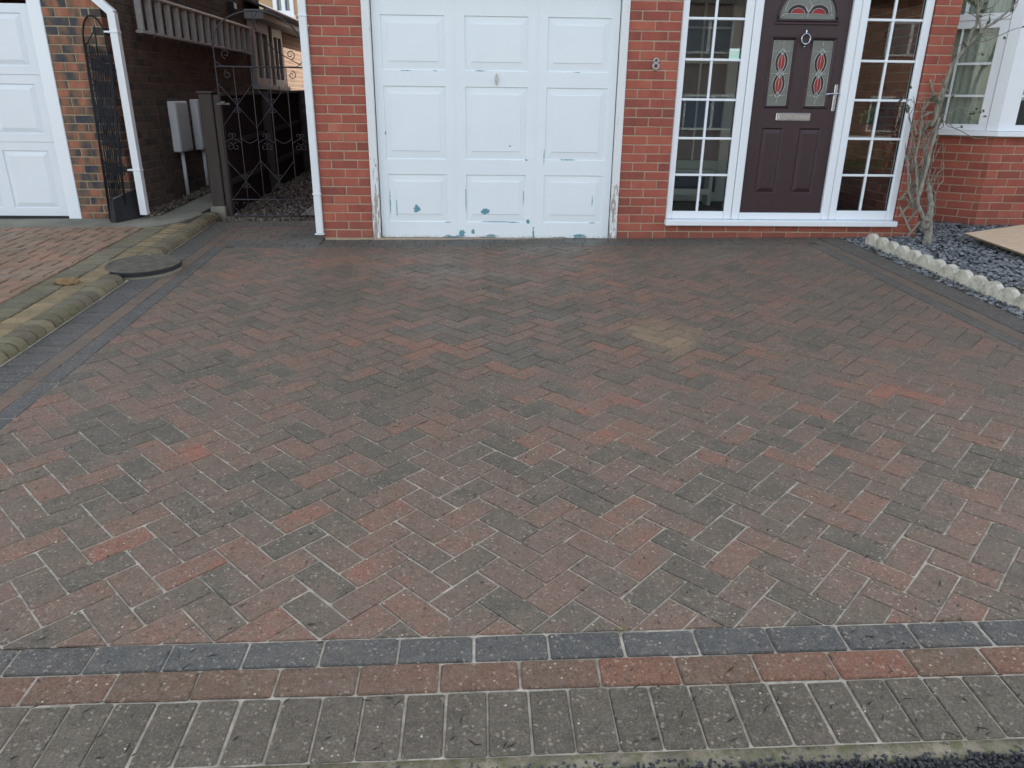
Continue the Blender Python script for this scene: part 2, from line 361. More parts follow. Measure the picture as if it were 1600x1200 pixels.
def f(K):
    sep = K.n('ShaderNodeSeparateXYZ'); K.put(sep.inputs[0], K.pos())
    n = K.noise(42, 4, .65, K.vmul(K.pos(), (1.3, 1, .22)))
    thr = K.math('ADD', n, K.mapr(sep.outputs[2], 0, .95, .15, -.08))
    m = K.mapr(thr, .60, .635)
    c = K.mix(m, K.mix(K.noise(5, 3), (.72, .75, .77), (.66, .68, .69)), K.mix(K.noise(50, 3), (.42, .38, .33), (.26, .24, .22)))
    K.col(c); K.bump(K.math('SUBTRACT', K.noise(60, 3), K.math('MULTIPLY', m, 2)), .4, .003)
M_FRAME = mat('flaking_white_timber', f, .55, .3)
def f(K):
    g = K.noise(26, 5, .62, K.vmul(K.pos(), (3.2, 1, .30)), .8); w1 = K.noise(12, 2, .5, K.vmul(K.pos(), (3, 1, .6)), 1.5)
    K.col(K.mix(g, (.024, .012, .016), (.046, .023, .029))); K.rough(K.mapr(g, .3, .7, .36, .55)); K.bump(K.math('ADD', g, w1), .5, .004)
M_DOOR = mat('dark_rosewood_grain', f, .4, .45)
M_IRON = flat('black_iron', (.016, .016, .020), .65, .3, 40, .22)
M_OLDIRON = flat('weathered_iron', (.10, .10, .105), .7, .4, 30, .3)
M_CHROME = flat('polished_metal', (.42, .47, .53), .26, .05, 5, .5, 1.0)
M_ALU = flat('dull_aluminium', (.50, .50, .50), .45, .12, 30, .5, .6)
M_LEAD = flat('lead_came', (.52, .54, .55), .35, .1, 30, .5, .5)
M_STRIP = flat('pale_rung_timber', (.34, .34, .33), .7, .25, 25)
M_TIMBER = mat('dark_brown_fence_timber', lambda K: (K.col(K.mix(K.noise(9, 5, .6, K.vmul(K.pos(), (6, 6, .5))), (.040, .034, .034), (.080, .066, .060))), K.bump(K.noise(30, 4, .6, K.vmul(K.pos(), (5, 5, .4))), .3, .004)), .85, .2)
M_BOARDS = mat('dark_fence_boards', lambda K: (K.col(K.mix(K.noise(14, 5, .6, K.vmul(K.pos(), (5, 5, .5))), (.024, .024, .030), (.048, .045, .050))), K.bump(K.noise(30, 4), .3, .004)), 1.0, .0)
M_RAIL = flat('dark_rail_timber', (.060, .056, .058), 1.0, .3, 20, 0.0)
M_TRELLIS = mat('grey_weathered_slat', lambda K: K.col(K.mix(K.noise(40, 4, .6), (.20, .18, .15), (.38, .34, .29))), .85, .2)
M_BARK = mat('vine_bark', lambda K: (K.col(K.mix(K.mapr(K.noise(50, 5, .7, K.vmul(K.pos(), (1, 1, .25))), .3, .7), (.095, .086, .072), (.34, .325, .275))), K.bump(K.noise(70, 4, .6, K.vmul(K.pos(), (1, 1, .25))), .7, .006)), .9, .15)
M_LEAF = flat('dull_green_leaf', (.055, .075, .040), .6, .5, 30)
M_CONC = mat('pale_edging_concrete', lambda K: (K.col(K.mix(K.mapr(K.noise(11, 6, .75), .50, .66, 0, .7), K.mix(K.mapr(K.noise(14, 5, .7), .35, .7), (.60, .57, .49), (.40, .385, .32)), (.20, .205, .14))), K.bump(K.noise(160, 3), .4, .003)), .9, .2)
def f(K):
    c = K.mix(K.mapr(K.noise(11, 5, .7), .38, .64), (.13, .12, .085), (.30, .26, .19))
    c = K.mix(K.mapr(K.noise(26, 4, .7), .50, .62, 0, .7), c, (.12, .13, .055))
    c = K.mix(K.mapr(K.noise(38, 3, .6), .62, .68, 0, .8), c, (.055, .055, .05))
    c = K.mix(K.mapr(K.vor(30), .05, .09, .7, 0), c, (.42, .42, .38)); K.col(c); K.bump(K.math('ADD', K.noise(60, 4), K.noise(240, 2)), .7, .005)
M_MOSSC = mat('mossy_concrete', f, .92, .15)
def f(K):
    c = K.mix(K.mapr(K.noise(130, 3), .35, .7), (.028, .030, .032), (.085, .085, .088)); c = K.mix(K.mapr(K.vor(120), .1, .18, .5, 0), c, (.22, .22, .21)); K.col(c)
    K.bump(K.vor(110), 1, .008)
M_TARMAC = mat('tarmac', f, .8, .4)
M_SLABC = mat('path_concrete', lambda K: (K.col(K.mix(K.mapr(K.noise(3, 5, .65), .35, .7), (.17, .165, .135), (.27, .26, .21))), K.bump(K.noise(120, 3), .4, .003)), .9, .2)
M_SLATE = mat('slate', lambda K: (K.col(K.mix(K.rnd(1.0), (.065, .072, .080), (.27, .285, .30))), K.rough(K.mapr(K.rnd(2.0), 0, 1, .4, .75)), K.bump(K.noise(120, 3), .3, .002)), .55, .4)
M_SLATEB = mat('slate_dust', lambda K: (K.col(K.mix(K.noise(60, 4), (.020, .022, .026), (.06, .066, .075))), K.bump(K.noise(80, 3), 1, .01)), .8, .3)
M_PEB = mat('brown_pebble', lambda K: K.col(K.ramp(K.rnd(1.0), [(0, (.045, .037, .032)), (.5, (.10, .08, .064)), (1, (.22, .19, .16))])), .75, .3)
M_PEBB = mat('pebble_bed', lambda K: (K.col(K.mix(K.noise(50, 4), (.04, .034, .028), (.12, .10, .08))), K.bump(K.noise(60, 3), 1, .01)), .9, .2)
M_PLY = mat('pale_plywood', lambda K: (K.col(K.mix(K.mapr(K.noise(7, 5, .6, K.vmul(K.pos(), (1, 4, 1)), 1.5), .3, .7), (.56, .40, .27), (.70, .54, .39))), K.bump(K.noise(90, 2), .1, .002)), .7, .3)
M_PLYE = flat('ply_edge', (.14, .10, .065), .9, .4, 60)
M_BLACKP = flat('black_panel', (.024, .025, .029), .75, .35, 20, .3, bumps=(60, .3, .004))
M_STONE = flat('ochre_stone', (.22, .145, .075), .9, .4, 30, .2, bumps=(60, .5, .006))
M_COVER = mat('mossy_cast_cover', lambda K: (K.col(K.mix(K.mapr(K.noise(16, 5, .7), .35, .65), (.080, .074, .058), (.155, .142, .112))), K.bump(K.noise(90, 4), .7, .005)), .9, .2)
M_MBOX = flat('grey_white_meter_box', (.74, .77, .79), .5, .06, 8)
M_ROOF = flat('dark_roof_tile', (.07, .06, .055), .85, .3, 14)
M_SOFFIT = flat('dull_white_fascia', (.34, .35, .36), .55, .12, 8)
M_HALL = flat('hall_dark_wall', (.22, .25, .33), .8, .2, 3); M_HALLF = flat('hall_floor', (.10, .09, .08), .6, .3, 5)
M_INNER = flat('inner_white_door', (.82, .82, .80), .5, .06, 5)
M_TERRA = flat('terracotta', (.34, .13, .08), .8, .2, 12)
M_PLANT = flat('house_plant_leaf', (.20, .26, .10), .55, .5, 20)
M_SHELF = flat('grey_sill_board', (.55, .54, .52), .6, .1, 6)
M_NET = mat('net_curtain', lambda K: K.col(K.mix(K.noise(9, 3, .5, K.vmul(K.pos(), (7, 1, .15))), (.36, .39, .34), (.56, .58, .52))), .9, .1)
M_CREAM = flat('cream_shade', (.75, .68, .50), .8, .06, 9)
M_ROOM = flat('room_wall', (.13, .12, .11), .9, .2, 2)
M_STICKER = flat('mint_paper', (.45, .72, .62), .6, .05, 5); M_STICKW = flat('white_paper', (.8, .82, .8), .6, .03, 5)
M_BLUEW = flat('faded_blue_fabric', (.03, .045, .12), .8, .2, 5)
M_SEAL = flat('black_seal', (.012, .013, .016), .5, .1, 9)
def gmatl(name, tint, rough=.02, refl=1.0, texture=0):
    m = bpy.data.materials.new(name); m.use_nodes = True; t = m.node_tree; t.nodes.clear()
    out = t.nodes.new('ShaderNodeOutputMaterial'); tr = t.nodes.new('ShaderNodeBsdfTransparent'); tr.inputs[0].default_value = (*tint, 1)
    gl = t.nodes.new('ShaderNodeBsdfGlossy'); gl.inputs['Roughness'].default_value = rough
    fr = t.nodes.new('ShaderNodeFresnel'); fr.inputs[0].default_value = 1.52
    mul = t.nodes.new('ShaderNodeMath'); mul.operation = 'MULTIPLY'; mul.inputs[1].default_value = refl; t.links.new(fr.outputs[0], mul.inputs[0])
    mx = t.nodes.new('ShaderNodeMixShader'); t.links.new(mul.outputs[0], mx.inputs[0]); t.links.new(tr.outputs[0], mx.inputs[1]); t.links.new(gl.outputs[0], mx.inputs[2])
    t.links.new(mx.outputs[0], out.inputs[0]); return m
M_GLASS = gmatl('window_glass', (.90, .94, .93), .012, .5)
M_OBSC = mat('obscured_glass', lambda K: (K.col(K.mix(K.noise(14, 3), (.115, .135, .125), (.17, .19, .175))), K.bump(K.noise(90, 3), .4, .004)), .22, .6)
M_REDG = flat('red_glass', (.26, .022, .028), .2, .2, 20, .6); M_DARKG = flat('dark_glass', (.020, .016, .022), .2, .2, 20, .6)

# ------------------------------------------------------------------ 2-D polygon helpers
def clip(poly, hp):
    for (a, b, c) in hp:
        out = []
        for i in range(len(poly)):
            p, q = poly[i], poly[(i+1) % len(poly)]; dp = a*p[0]+b*p[1]-c; dq = a*q[0]+b*q[1]-c
            if dp >= 0: out.append(p)
            if (dp > 0 > dq) or (dp < 0 < dq):
                t = dp/(dp-dq); out.append((p[0]+(q[0]-p[0])*t, p[1]+(q[1]-p[1])*t))
        poly = out
        if len(poly) < 3: return []
    return poly
def area(p): return .5*sum(p[i][0]*p[(i+1) % len(p)][1]-p[(i+1) % len(p)][0]*p[i][1] for i in range(len(p)))
def dedupe(p):
    o = []
    for q in p:
        if not o or (abs(q[0]-o[-1][0])+abs(q[1]-o[-1][1])) > 1e-4: o.append(q)
    if len(o) > 1 and abs(o[0][0]-o[-1][0])+abs(o[0][1]-o[-1][1]) < 1e-4: o.pop()
    return o
def insetp(p, d):
    if area(p) < 0: p = p[::-1]
    n = len(p); hp = []
    for i in range(n):
        a, b = p[i], p[(i+1) % n]; ex, ey = b[0]-a[0], b[1]-a[1]; L = math.hypot(ex, ey)
        if L < 1e-6: continue
        nx, ny = -ey/L, ex/L; hp.append((nx, ny, nx*a[0]+ny*a[1]+d))
    r = dedupe(clip(p, hp)); return r if len(r) >= 3 else []
def block(mb, p, top, bot, ch, att=0.0, M=None):
    """one paving block: chamfered top, straight sides; p already inset by the joint"""
    if area(p) < 0: p = p[::-1]
    n = len(p); cx = sum(q[0] for q in p)/n; cy = sum(q[1] for q in p)/n; r1 = []
    for q in p:
        # move in by about ch in both axes
        L = math.hypot(q[0]-cx, q[1]-cy); k = max(0, 1-ch*1.3/L) if L > 0 else 1; r1.append((cx+(q[0]-cx)*k, cy+(q[1]-cy)*k))
    v = [(q[0], q[1], top) for q in r1]+[(q[0], q[1], top-ch*.9) for q in p]+[(q[0], q[1], bot) for q in p]
    f_ = [tuple(range(n))]
    for i in range(n):
        j = (i+1) % n; f_ += [(n+i, n+j, j, i), (2*n+i, 2*n+j, n+j, n+i)]
    o = mb.M; mb.M = M; mb.add(v, f_, att); mb.M = o
RB = {}
def rect_block(L, W, mat_, var=0, ch=.0035, gap=.0013):
    k = (round(L, 3), round(W, 3), mat_.name, var, ch, gap)
    if k not in RB:
        rg = random.Random(var*17+int(L*1000)); j = lambda: rg.uniform(-.0013, .0013)
        gv = rg.uniform(-.0009, .0011); x, y = L/2-gap-gv, W/2-gap-gv; c = .0045
        p = [(-x+c+j(), -y+j()), (x-c, -y+j()), (x+j(), -y+c), (x+j(), y-c), (x-c, y+j()), (-x+c, y+j()), (-x+j(), y-c), (-x+j(), -y+c)]
        mb = MB(); block(mb, p, 0, -.03, ch); RB[k] = mb.mesh('paver', mat_)
    return RB[k]
def screen_area(pts):
    q = [proj(p) for p in pts]
    if any(a is None for a in q): return 0
    q = [(a[0], a[1]) for a in q]; A = abs(area(q))
    cx = sum(a[0] for a in q)/len(q); cy = sum(a[1] for a in q)/len(q)
    if cx < -25 or cx > 1625 or cy < -20 or cy > 1225: return -1 if (cx < -500 or cx > 2100 or cy < -250 or cy > 1500) else -.5
    return A

# list entry: (poly_world_xy, kind 'full'(L,W,cx,cy,ang) or None, material)
def lay(parent, items, limit, name='paver', h=0.0, jitter=.0012, tilt=.004, ch=.0035, gap=.0013, rest_name='paver_field'):
    sc = []
    for it in items:
        poly = it[0]; sc.append((screen_area([(p[0], p[1], gz(*p)+h) for p in poly]), it))
    sc.sort(key=lambda t: -t[0])
    rest = {}
    for n_, (A, (poly, full, m)) in enumerate(sc):
        jz = random.uniform(-jitter, jitter); tx, ty = random.uniform(-tilt, tilt), random.uniform(-tilt, tilt)
        big = n_ < limit and A > 0
        if full:
            L, W, cx, cy, a = full
            M = gmat(cx+random.uniform(-.0008, .0008), cy+random.uniform(-.0008, .0008), a+random.uniform(-.008, .008), h+jz, (tx, ty))
            if big: inst(name, rect_block(L, W, m, random.randrange(8), ch, gap), parent, M); continue
            x, y = L/2-gap, W/2-gap; loc = [(-x, -y), (x, -y), (x, y), (-x, y)]
        else:
            p2 = insetp(poly, gap)
            if not p2: continue
            cx = sum(q[0] for q in p2)/len(p2); cy = sum(q[1] for q in p2)/len(p2)
            loc = [(q[0]-cx, q[1]-cy) for q in p2]; M = gmat(cx, cy, 0, h+jz, (tx, ty))
            if big:
                mb = MB(); block(mb, loc, 0, -.03, ch); inst(name, mb.mesh(name, m), parent, M); continue
        block(rest.setdefault(m.name, MB()), loc, 0, -.03, ch, random.random()*.97+.01, M)
    for k, mb in rest.items():
        o = mb.build(rest_name, bpy.data.materials[k], parent, fix=False, kind='stuff')

def sheet(name, poly, m, h, label=None, thick=0, kind='structure', parent=None):
    v = [(x, y, gz(x, y)+h) for x, y in poly]; n = len(v); f_ = [tuple(range(n))]
    if thick:
        v += [(x, y, z-thick) for x, y, z in v]; f_ += [(i, (i+1) % n, n+(i+1) % n, n+i) for i in range(n)]; f_.append(tuple(range(n, 2*n))[::-1])
    mb = MB(); mb.add(v, f_); return mb.build(name, m, parent, label=label, kind=kind)

# ------------------------------------------------------------------ ground, road, driveway
sheet('ground', [(-120, -120), (120, -120), (120, 120), (-120, 120)], M_SLABC, -.30, 'plain grey ground around and under the houses and drives')
U = .101; R2_ = sqrt(2)
fl = lambda y: -5.052 - 0*y
def frontY(x, d=0): return -5.052 + .0095*(x-1) - d           # near edge of the herringbone field, and rows in front of it
LX = lambda y, d=0: -1.32 - .045*y - d
RX = lambda y, d=0: 3.775 - .05*y + d
HP = [(1, .045, -1.32), (-1, -.05, -3.775), (-.0095, 1, -5.052-.0095), (0, -1, .305)]
drive = sheet('driveway', [(-1.62, -5.06), (5.2, -5.06), (4.6, -.1), (4.6, -.003), (-.52, -.003), (-.52, .86), (-1.66, .86)], M_SAND, -.0046, 'brindle herringbone block paved driveway with pale sanded joints', thick=.05)
items = []
X0 = .766 - 3*U/R2_; Y0 = -5.055 - U/R2_
def w2(u, v): return (X0+(u-v)*U/R2_, Y0+(u+v)*U/R2_)
for i in range(-70, 110):
    for j in range(-70, 110):
        c = (i-j) % 4
        if c == 0: cells = (i, j, i+2, j+1)
        elif c == 3: cells = (i, j, i+1, j+2)
        else: continue
        u0, v0, u1, v1 = cells; P4 = [w2(u0, v0), w2(u1, v0), w2(u1, v1), w2(u0, v1)]
        mx = sum(p[0] for p in P4)/4; my = sum(p[1] for p in P4)/4
        if not (-1.6 < mx < 4.4 and -5.3 < my < -.1): continue
        pc = dedupe(clip(P4, HP))
        if len(pc) < 3 or abs(area(pc)) < .0006: continue
        full = abs(abs(area(pc))-2*U*U) < 1e-5
        items.append((pc, (2*U, U, mx, my, pi/4 if c == 0 else 3*pi/4) if full else None, M_BRINDLE))
lay(drive, items, 300, tilt=.007, jitter=.0016, ch=.0034, gap=.0029)
# front border: charcoal stretchers, red stretchers, grey soldiers (their own strip)
sheet_b = sheet('driveway_edging', [(-1.60, frontY(-1.6)-.001), (5.2, frontY(5.2)-.001), (5.2, frontY(5.2, .39)), (-1.60, frontY(-1.6, .39))], M_SAND, -.0062, 'front border of charcoal, red and grey blocks along the street edge of the drive', thick=.05)
items = []; ang = math.atan(.0095)
def row(x0, x1, d0, d1, L, m, ph):
    n = 0; x = x0-((x0-ph) % L)
    while x < x1:
        cx = x+L/2; d = (d0+d1)/2; cy = frontY(cx, d)
        full = (L, d1-d0, cx, cy, ang)
        items.append(([(x, frontY(x, d1)), (x+L, frontY(x+L, d1)), (x+L, frontY(x+L, d0)), (x, frontY(x, d0))], full, m)); x += L; n += 1
row(-1.55, 5, 0, .099, .2035, M_BLUE, atG(740, 1000).x)
row(-1.55, 5, .099, .198, .2075, M_RED, atG(688, 1040).x)
for it in range(1): pass
row(-1.55, 5, .198, .390, .102, M_GREY, .6357)
lay(sheet_b, items, 299, gap=.0028, ch=.005, tilt=.006, jitter=.0018)
# side borders and the rows along the wall
left = sheet('driveway_edging', [(LX(-5.05, .38), -5.04), (LX(-5.05), -5.04), (LX(.6), .6), (LX(.86), .86), (LX(.86, .4), .86), ], M_SAND, -.0042, 'left border of charcoal and red blocks beside the mossy kerb', thick=.04)
items = []
def siderow(xf, d0, d1, L, m, y0, y1, sgn):
    y = y0; a = math.atan(.045 if sgn < 0 else .05)
    while y < y1-.01:
        Ly = min(L, y1-y); cy = y+Ly/2; dm = (d0+d1)/2; cx = xf(cy, dm)
        P4 = [(xf(y, d0), y), (xf(y+Ly, d0), y+Ly), (xf(y+Ly, d1), y+Ly), (xf(y, d1), y)]
        if Ly > L-.01:
            full = (L, d1-d0, cx, cy, pi/2+a) if L > d1-d0 else (d1-d0, L, cx, cy, a)
            items.append((P4, full, m))
        else: items.append((P4, None, m))
        y += L
siderow(LX, 0, .1, .202, M_BLUE, -5.04, -.2, -1)
siderow(LX, .1, .2, .202, M_MUT, -5.00, .35, -1)
siderow(LX, .2, .40, .1015, M_BLUE, -5.04, .86, -1)
lay(left, items, 299, gap=.0022, ch=.0045, tilt=.008, jitter=.002)
right = sheet('driveway_edging', [(RX(-5.05), -5.04), (RX(-.02), -.02), (RX(-.02, .4), -.02), (RX(-5.05, .4), -5.04)], M_SAND, -.0042, 'right border of dark blocks beside the slate bed', thick=.04)
items = []
siderow(RX, 0, .1, .202, M_BLUE, -5.04, -.3, 1); siderow(RX, .1, .2, .202, M_MUT, -5.0, -.2, 1); siderow(RX, .212, .40, .1015, M_BLUE, -5.04, -.05, 1)
lay(right, items, 299, gap=.002, ch=.003, tilt=.005, jitter=.0014)
# rows along the garage wall plus the little paved throat before the gate
topb = sheet('driveway_edging', [(-1.5, -.304), (RX(-.3, .01), -.304), (RX(-.1, .2), -.006), (-.52, -.006), (-.52, .86), (-1.62, .86)], M_SAND, -.0032, 'dark border rows along the foot of the garage wall and before the iron gate', thick=.03)
items = []
x = -1.24
while x < 3.75:
    items.append(([(x, -.305), (x+.202, -.305), (x+.202, -.205), (x, -.205)], (.202, .1, x+.101, -.255, 0), M_BLUE)); x += .202
x = -.50
while x < 3.88:
    items.append(([(x, -.205), (x+.1015, -.205), (x+.1015, -.006), (x, -.006)], (.199, .1015, x+.0507, -.1055, pi/2), M_BLUE)); x += .1015
x0 = LX(-.1, .2)
yy = -.205; rr = 0
while yy < .85:
    x = -.52; L = .2 if rr % 3 else .2
    if rr % 2: x += 0
    x = -.52 - (0 if rr % 2 == 0 else .1)
    if rr % 2: items.append(([(-.62, yy), (-.52, yy), (-.52, yy+.1), (-.62, yy+.1)], (.1, .1, -.57, yy+.05, 0), M_BLUE if rr < 3 else M_BRINDLE))
    while x-.2 > LX(yy, .2):
        items.append(([(x-.2, yy), (x, yy), (x, yy+.1), (x-.2, yy+.1)], (.2, .1, x-.1, yy+.05, 0), M_BLUE if (rr in (0, 1) or rr > 7 or x > -.8) else M_BRINDLE)); x -= .2
    xl = LX(yy, .205)
    if x-xl > .03: items.append(([(xl, yy), (x, yy), (x, yy+.1), (xl, yy+.1)], None, M_RED))
    yy += .1; rr += 1
lay(topb, items, 299, gap=.002, ch=.0035, tilt=.007, jitter=.002)
# mossy concrete edging strip and the tarmac in front
mb = MB(); N = 260; vs = []; fs = []
rg = random.Random(3)
for k in range(N+1):
    x = -1.6+7.0*k/N; y = frontY(x, .392); yo = frontY(x, .434+.010*mnoise.noise(Vector((x*5, 0, 0)))+.008*mnoise.noise(Vector((x*17, 2, 0)))+.07*min(1, max(0, 1.05-x)*2.2))
    z = gz(x, y); vs += [(x, y, z-.06), (x, y, z-.004), (x, yo+.006, z-.008), (x, yo, z-.02), (x, yo, z-.07)]
for k in range(N):
    for a in range(4): fs.append((k*5+a, k*5+a+1, (k+1)*5+a+1, (k+1)*5+a))
mb.add(vs, fs, 0, True)
mb.build('concrete_edging', M_MOSSC, None, label='strip of mossy concrete haunching between the grey blocks and the tarmac', kind='structure')
chips('asphalt_chippings', M_TARMAC, [(rg.uniform(.6, 3.2), -5.465-.09*rg.random(), .004*rg.random()-.014) for k in range(2600)], .003, .008, .6, 'coarse dark stone of the worn tarmac surface at the front edge', seed=9) if False else None
road = sheet('road', [(-40, -30), (40, -30), (40, frontY(40, .40)), (5.4, frontY(5.4, .40)), (-1.6, frontY(-1.6, .40)), (-40, frontY(-40, .40))], M_TARMAC, -.016, 'dark tarmac of the street at the very front', thick=.08)

# pebble/chip scatter ----------------------------------------------------------
def chips(name, m, pts, smin, smax, flatn, label, cat=None, h=0, seed=1):
    rg = random.Random(seed); mb = MB()
    for (x, y, hz) in pts:
        s_ = rg.uniform(smin, smax); n = rg.choice((4, 5, 6)); a0 = rg.uniform(0, 6.28); th = s_*flatn*rg.uniform(.7, 1.3); el = rg.uniform(.55, 1)
        M = gmat(x, y, a0, h+hz, (rg.uniform(-.45, .45), rg.uniform(-.45, .45)))
        p = [(s_*cos(2*pi*k/n)*rg.uniform(.7, 1.1), s_*el*sin(2*pi*k/n)*rg.uniform(.7, 1.1)) for k in range(n)]
        v = [(a, b, -th) for a, b in p]+[(a*.86, b*.86, th) for a, b in p]
        mb.M = M; mb.add(v, [tuple(range(n, 2*n))]+[(k, (k+1) % n, n+(k+1) % n, n+k) for k in range(n)], rg.random()*.97+.01)
    mb.M = None
    return mb.build(name, m, None, fix=False, label=label, kind='stuff')
rg = random.Random(11)
chips('asphalt_chippings', M_TARMAC, [(rg.uniform(.3, 3.2), -5.462-.10*rg.random(), -.012+.005*rg.random()) for k in range(3600)], .003, .008, .6, 'coarse dark stone of the worn tarmac surface at the front edge', seed=9)
# slate bed right of the drive
sheet('slate_bed', [(RX(-5.0, .40), -5.0), (RX(-.02, .40), -.006), (4.93, -.006), (4.93, 2.2), (9, 2.2), (9, -5.0)], M_SLATEB, -.012, 'bed of dark slate under the front window', thick=.03)
pts = []
for k in range(17000):
    y = -3.6+4.1*rg.random(); x = rg.uniform(RX(y, .405), 7.2)
    if x < 4.92 and y > -.02: continue
    if x > 5.0 and y > .95: continue
    pr = proj((x, y, gz(x, y)))
    if pr is None or pr[0] > 1660: continue
    hz = .012*rg.random()
    if x < 4.42: hz -= .004
    pts.append((x, y, hz))
for k in range(1500):
    y = rg.uniform(.45, 1.0); x = rg.uniform(4.93, 6.6); pts.append((x, y, .02*rg.random()))
chips('slate_chippings', M_SLATE, pts, .010, .027, .13, 'blue grey slate chippings spread over the front bed')
# passage behind the gate
sheet('passage_ground', [(-1.74, .862), (-.51, .862), (-.51, 12), (-1.74, 12)], M_PEBB, -.012, 'ground of the side passage behind the iron gate', thick=.03)
sheet('path', [(-.98, 1.12), (-.52, 1.12), (-.52, 9), (-.98, 9)], M_SLABC, .012, 'concrete path on the right of the side passage', thick=.03)
pts = []
for k in range(4200):
    y = .9+rg.random()**1.5*5; x = rg.uniform(-1.70, -.54)
    if x > -1.0 and y > 1.1: continue
    pts.append((x, y, .008*rg.random()))
chips('pebbles', M_PEB, pts, .012, .028, .45, 'brown pebbles covering the side passage floor', seed=5)

# ------------------------------------------------------------------ neighbour's ground
NH = .055; NX0, NX1 = -7.0, -1.66
LK = lambda y, d=0: LX(y, .405+d)
nd = sheet('neighbour_driveway', [(NX0, -5.4), (LK(-5.4, .11), -5.4), (LK(.60, .11), .60), (NX0, .60)], M_SAND, NH-.014, 'worn red block drive of the neighbouring house with mossy edge rows', thick=.2)
HPN = [(-1, -.045, 1.32+.405+.505), (0, -1, -.34), (0, 1, -5.3), (1, 0, NX0)]
items = []
for i in range(-75, 30):
    for j in range(-60, 30):
        c = (i-j) % 4
        if c == 0: q = (i, j, i+2, j+1)
        elif c == 3: q = (i, j, i+1, j+2)
        else: continue
        uu = .101; P4 = [(q[0]*uu, q[1]*uu), (q[2]*uu, q[1]*uu), (q[2]*uu, q[3]*uu), (q[0]*uu, q[3]*uu)]
        mx = sum(p[0] for p in P4)/4; my = sum(p[1] for p in P4)/4
        if not (-6.2 < mx < -1.8 and -5.2 < my < .5): continue
        if screen_area([(p[0], p[1], gz(*p)+NH) for p in P4]) <= -1: continue
        pc = dedupe(clip(P4, HPN))
        if len(pc) < 3 or abs(area(pc)) < .0006: continue
        full = abs(abs(area(pc))-2*uu*uu) < 1e-5
        items.append((pc, (2*uu, uu, mx, my, 0 if c == 0 else pi/2) if full else None, M_NRED))
lay(nd, items, 230, h=NH, gap=.006, ch=.009, tilt=.012, jitter=.003)
items = []
siderow(LK, .134, .30, .1015, M_NYEL, -5.2, .50, -1); siderow(LK, .30, .50, .1015, M_NGRN, -5.2, .34, -1)
MC = (-1.66, -1.06, .285)                                       # drain cover centre and radius
items = [it for it in items if math.hypot(sum(p[0] for p in it[0])/4-MC[0], sum(p[1] for p in it[0])/4-MC[1]) > MC[2]-.07]
lay(nd, items, 160, h=NH, gap=.006, ch=.009, tilt=.0122, jitter=.003, name='edge_paver', rest_name='edge_paver_field')
# bullnosed kerb blocks
kerb = thing('kerb', 'mossy rounded kerb of bullnosed blocks between the two drives', 'kerb', (-1.7, -2, gz(-1.7, -2)))
def kerb_mesh(var):
    rg = random.Random(var); mb = MB(); Wd = .130; prof = [(-Wd, -.06), (-Wd, NH+.004)]
    for k in range(9):
        a = pi/2*(1-k/8); prof.append((-.060+.060*cos(a), NH+.006-.056+.056*sin(a)))
    prof += [(.0, -.06)]
    L = .1; secs = [(-L/2+.0045, .004), (-L/2+.009, .0), (L/2-.009, .0), (L/2-.0045, .004)]; n = len(prof); v = []; f_ = []
    for y, ins in secs:
        for (x, z) in prof: v.append((x-ins*(1 if x > -.05 else 0)+rg.uniform(-.0015, .0015), y, z-ins*(1 if z > 0 else 0)+rg.uniform(-.0012, .0012)))
    for s_ in range(3):
        for k in range(n-1): f_.append((s_*n+k, s_*n+k+1, (s_+1)*n+k+1, (s_+1)*n+k))
    f_.append(tuple(range(n))); f_.append(tuple(3*n+k for k in range(n))[::-1])
    mb.add(v, f_, 0, False); me = mb.mesh('kerb_block', M_KERB); mb.fix(me); return me
KM = [kerb_mesh(k) for k in range(4)]
for (ya_, yb_) in ((-5.3, -1.36), (-.80, 1.0)):
    core = MB(); pr_ = [(-.126, -.06), (-.126, NH-.006)]+[(-.066+.060*cos(pi/2*(1-k/6))-.006, NH-.004-.054+.054*sin(pi/2*(1-k/6))) for k in range(7)]+[(-.008, -.06)]
    vs_ = [(LK(y_)+x_, y_, gz(LK(y_)+x_, y_)+z_) for y_ in (ya_, yb_) for (x_, z_) in pr_]; n9 = len(pr_)
    core.add(vs_, [(k, k+1, n9+k+1, n9+k) for k in range(n9-1)]+[tuple(range(n9)), tuple(range(n9, 2*n9))[::-1]]); core.build('joint_filling', M_BLACKP, kerb)

y = -5.3
while y < 1.0:
    if not (-1.36 < y < -.80):
        M = gmat(LK(y)+.0, y, math.atan(.045)+random.uniform(-.02, .02), random.uniform(-.003, .003)); inst('kerb_block', random.choice(KM), kerb, M)
    y += .1015
fm = MB(); fm.add([(LK(y_, d_), y_, gz(LK(y_, d_), y_)+.0015) for y_ in (-5.3, .85) for d_ in (-.006, .014)], [(0, 1, 3, 2)]); fm.build('mortar_fillet', M_CONC, kerb, fix=False)
# round cover
cover = thing('drain_cover', 'round mossy stone cover cut into the kerb between the drives', 'drain cover', (MC[0], MC[1], gz(MC[0], MC[1])))
def disc(mb, cx, cy, r, z0, z1, ch, n=40, ell=1.0, M=None):
    mb.M = M; rings = [(r, z0), (r, z1-ch), (r-ch, z1)]; v = []; f_ = []
    for (q, z) in rings:
        for k in range(n): a = 2*pi*k/n; v.append((cx+q*cos(a)*(1+.006*sin(3*a)), cy+q*sin(a)*ell, z))
    for s_ in range(2):
        for k in range(n): f_.append((s_*n+k, s_*n+(k+1) % n, (s_+1)*n+(k+1) % n, (s_+1)*n+k))
    f_.append(tuple(2*n+k for k in range(n))); mb.add(v, f_); mb.M = None
MM = gmat(MC[0], MC[1], 0, 0)
mb = MB(); disc(mb, 0, 0, .266, .024, .054, .004, 44, 1.04, MM); mb.build('cover_side', M_BLACKP, cover)
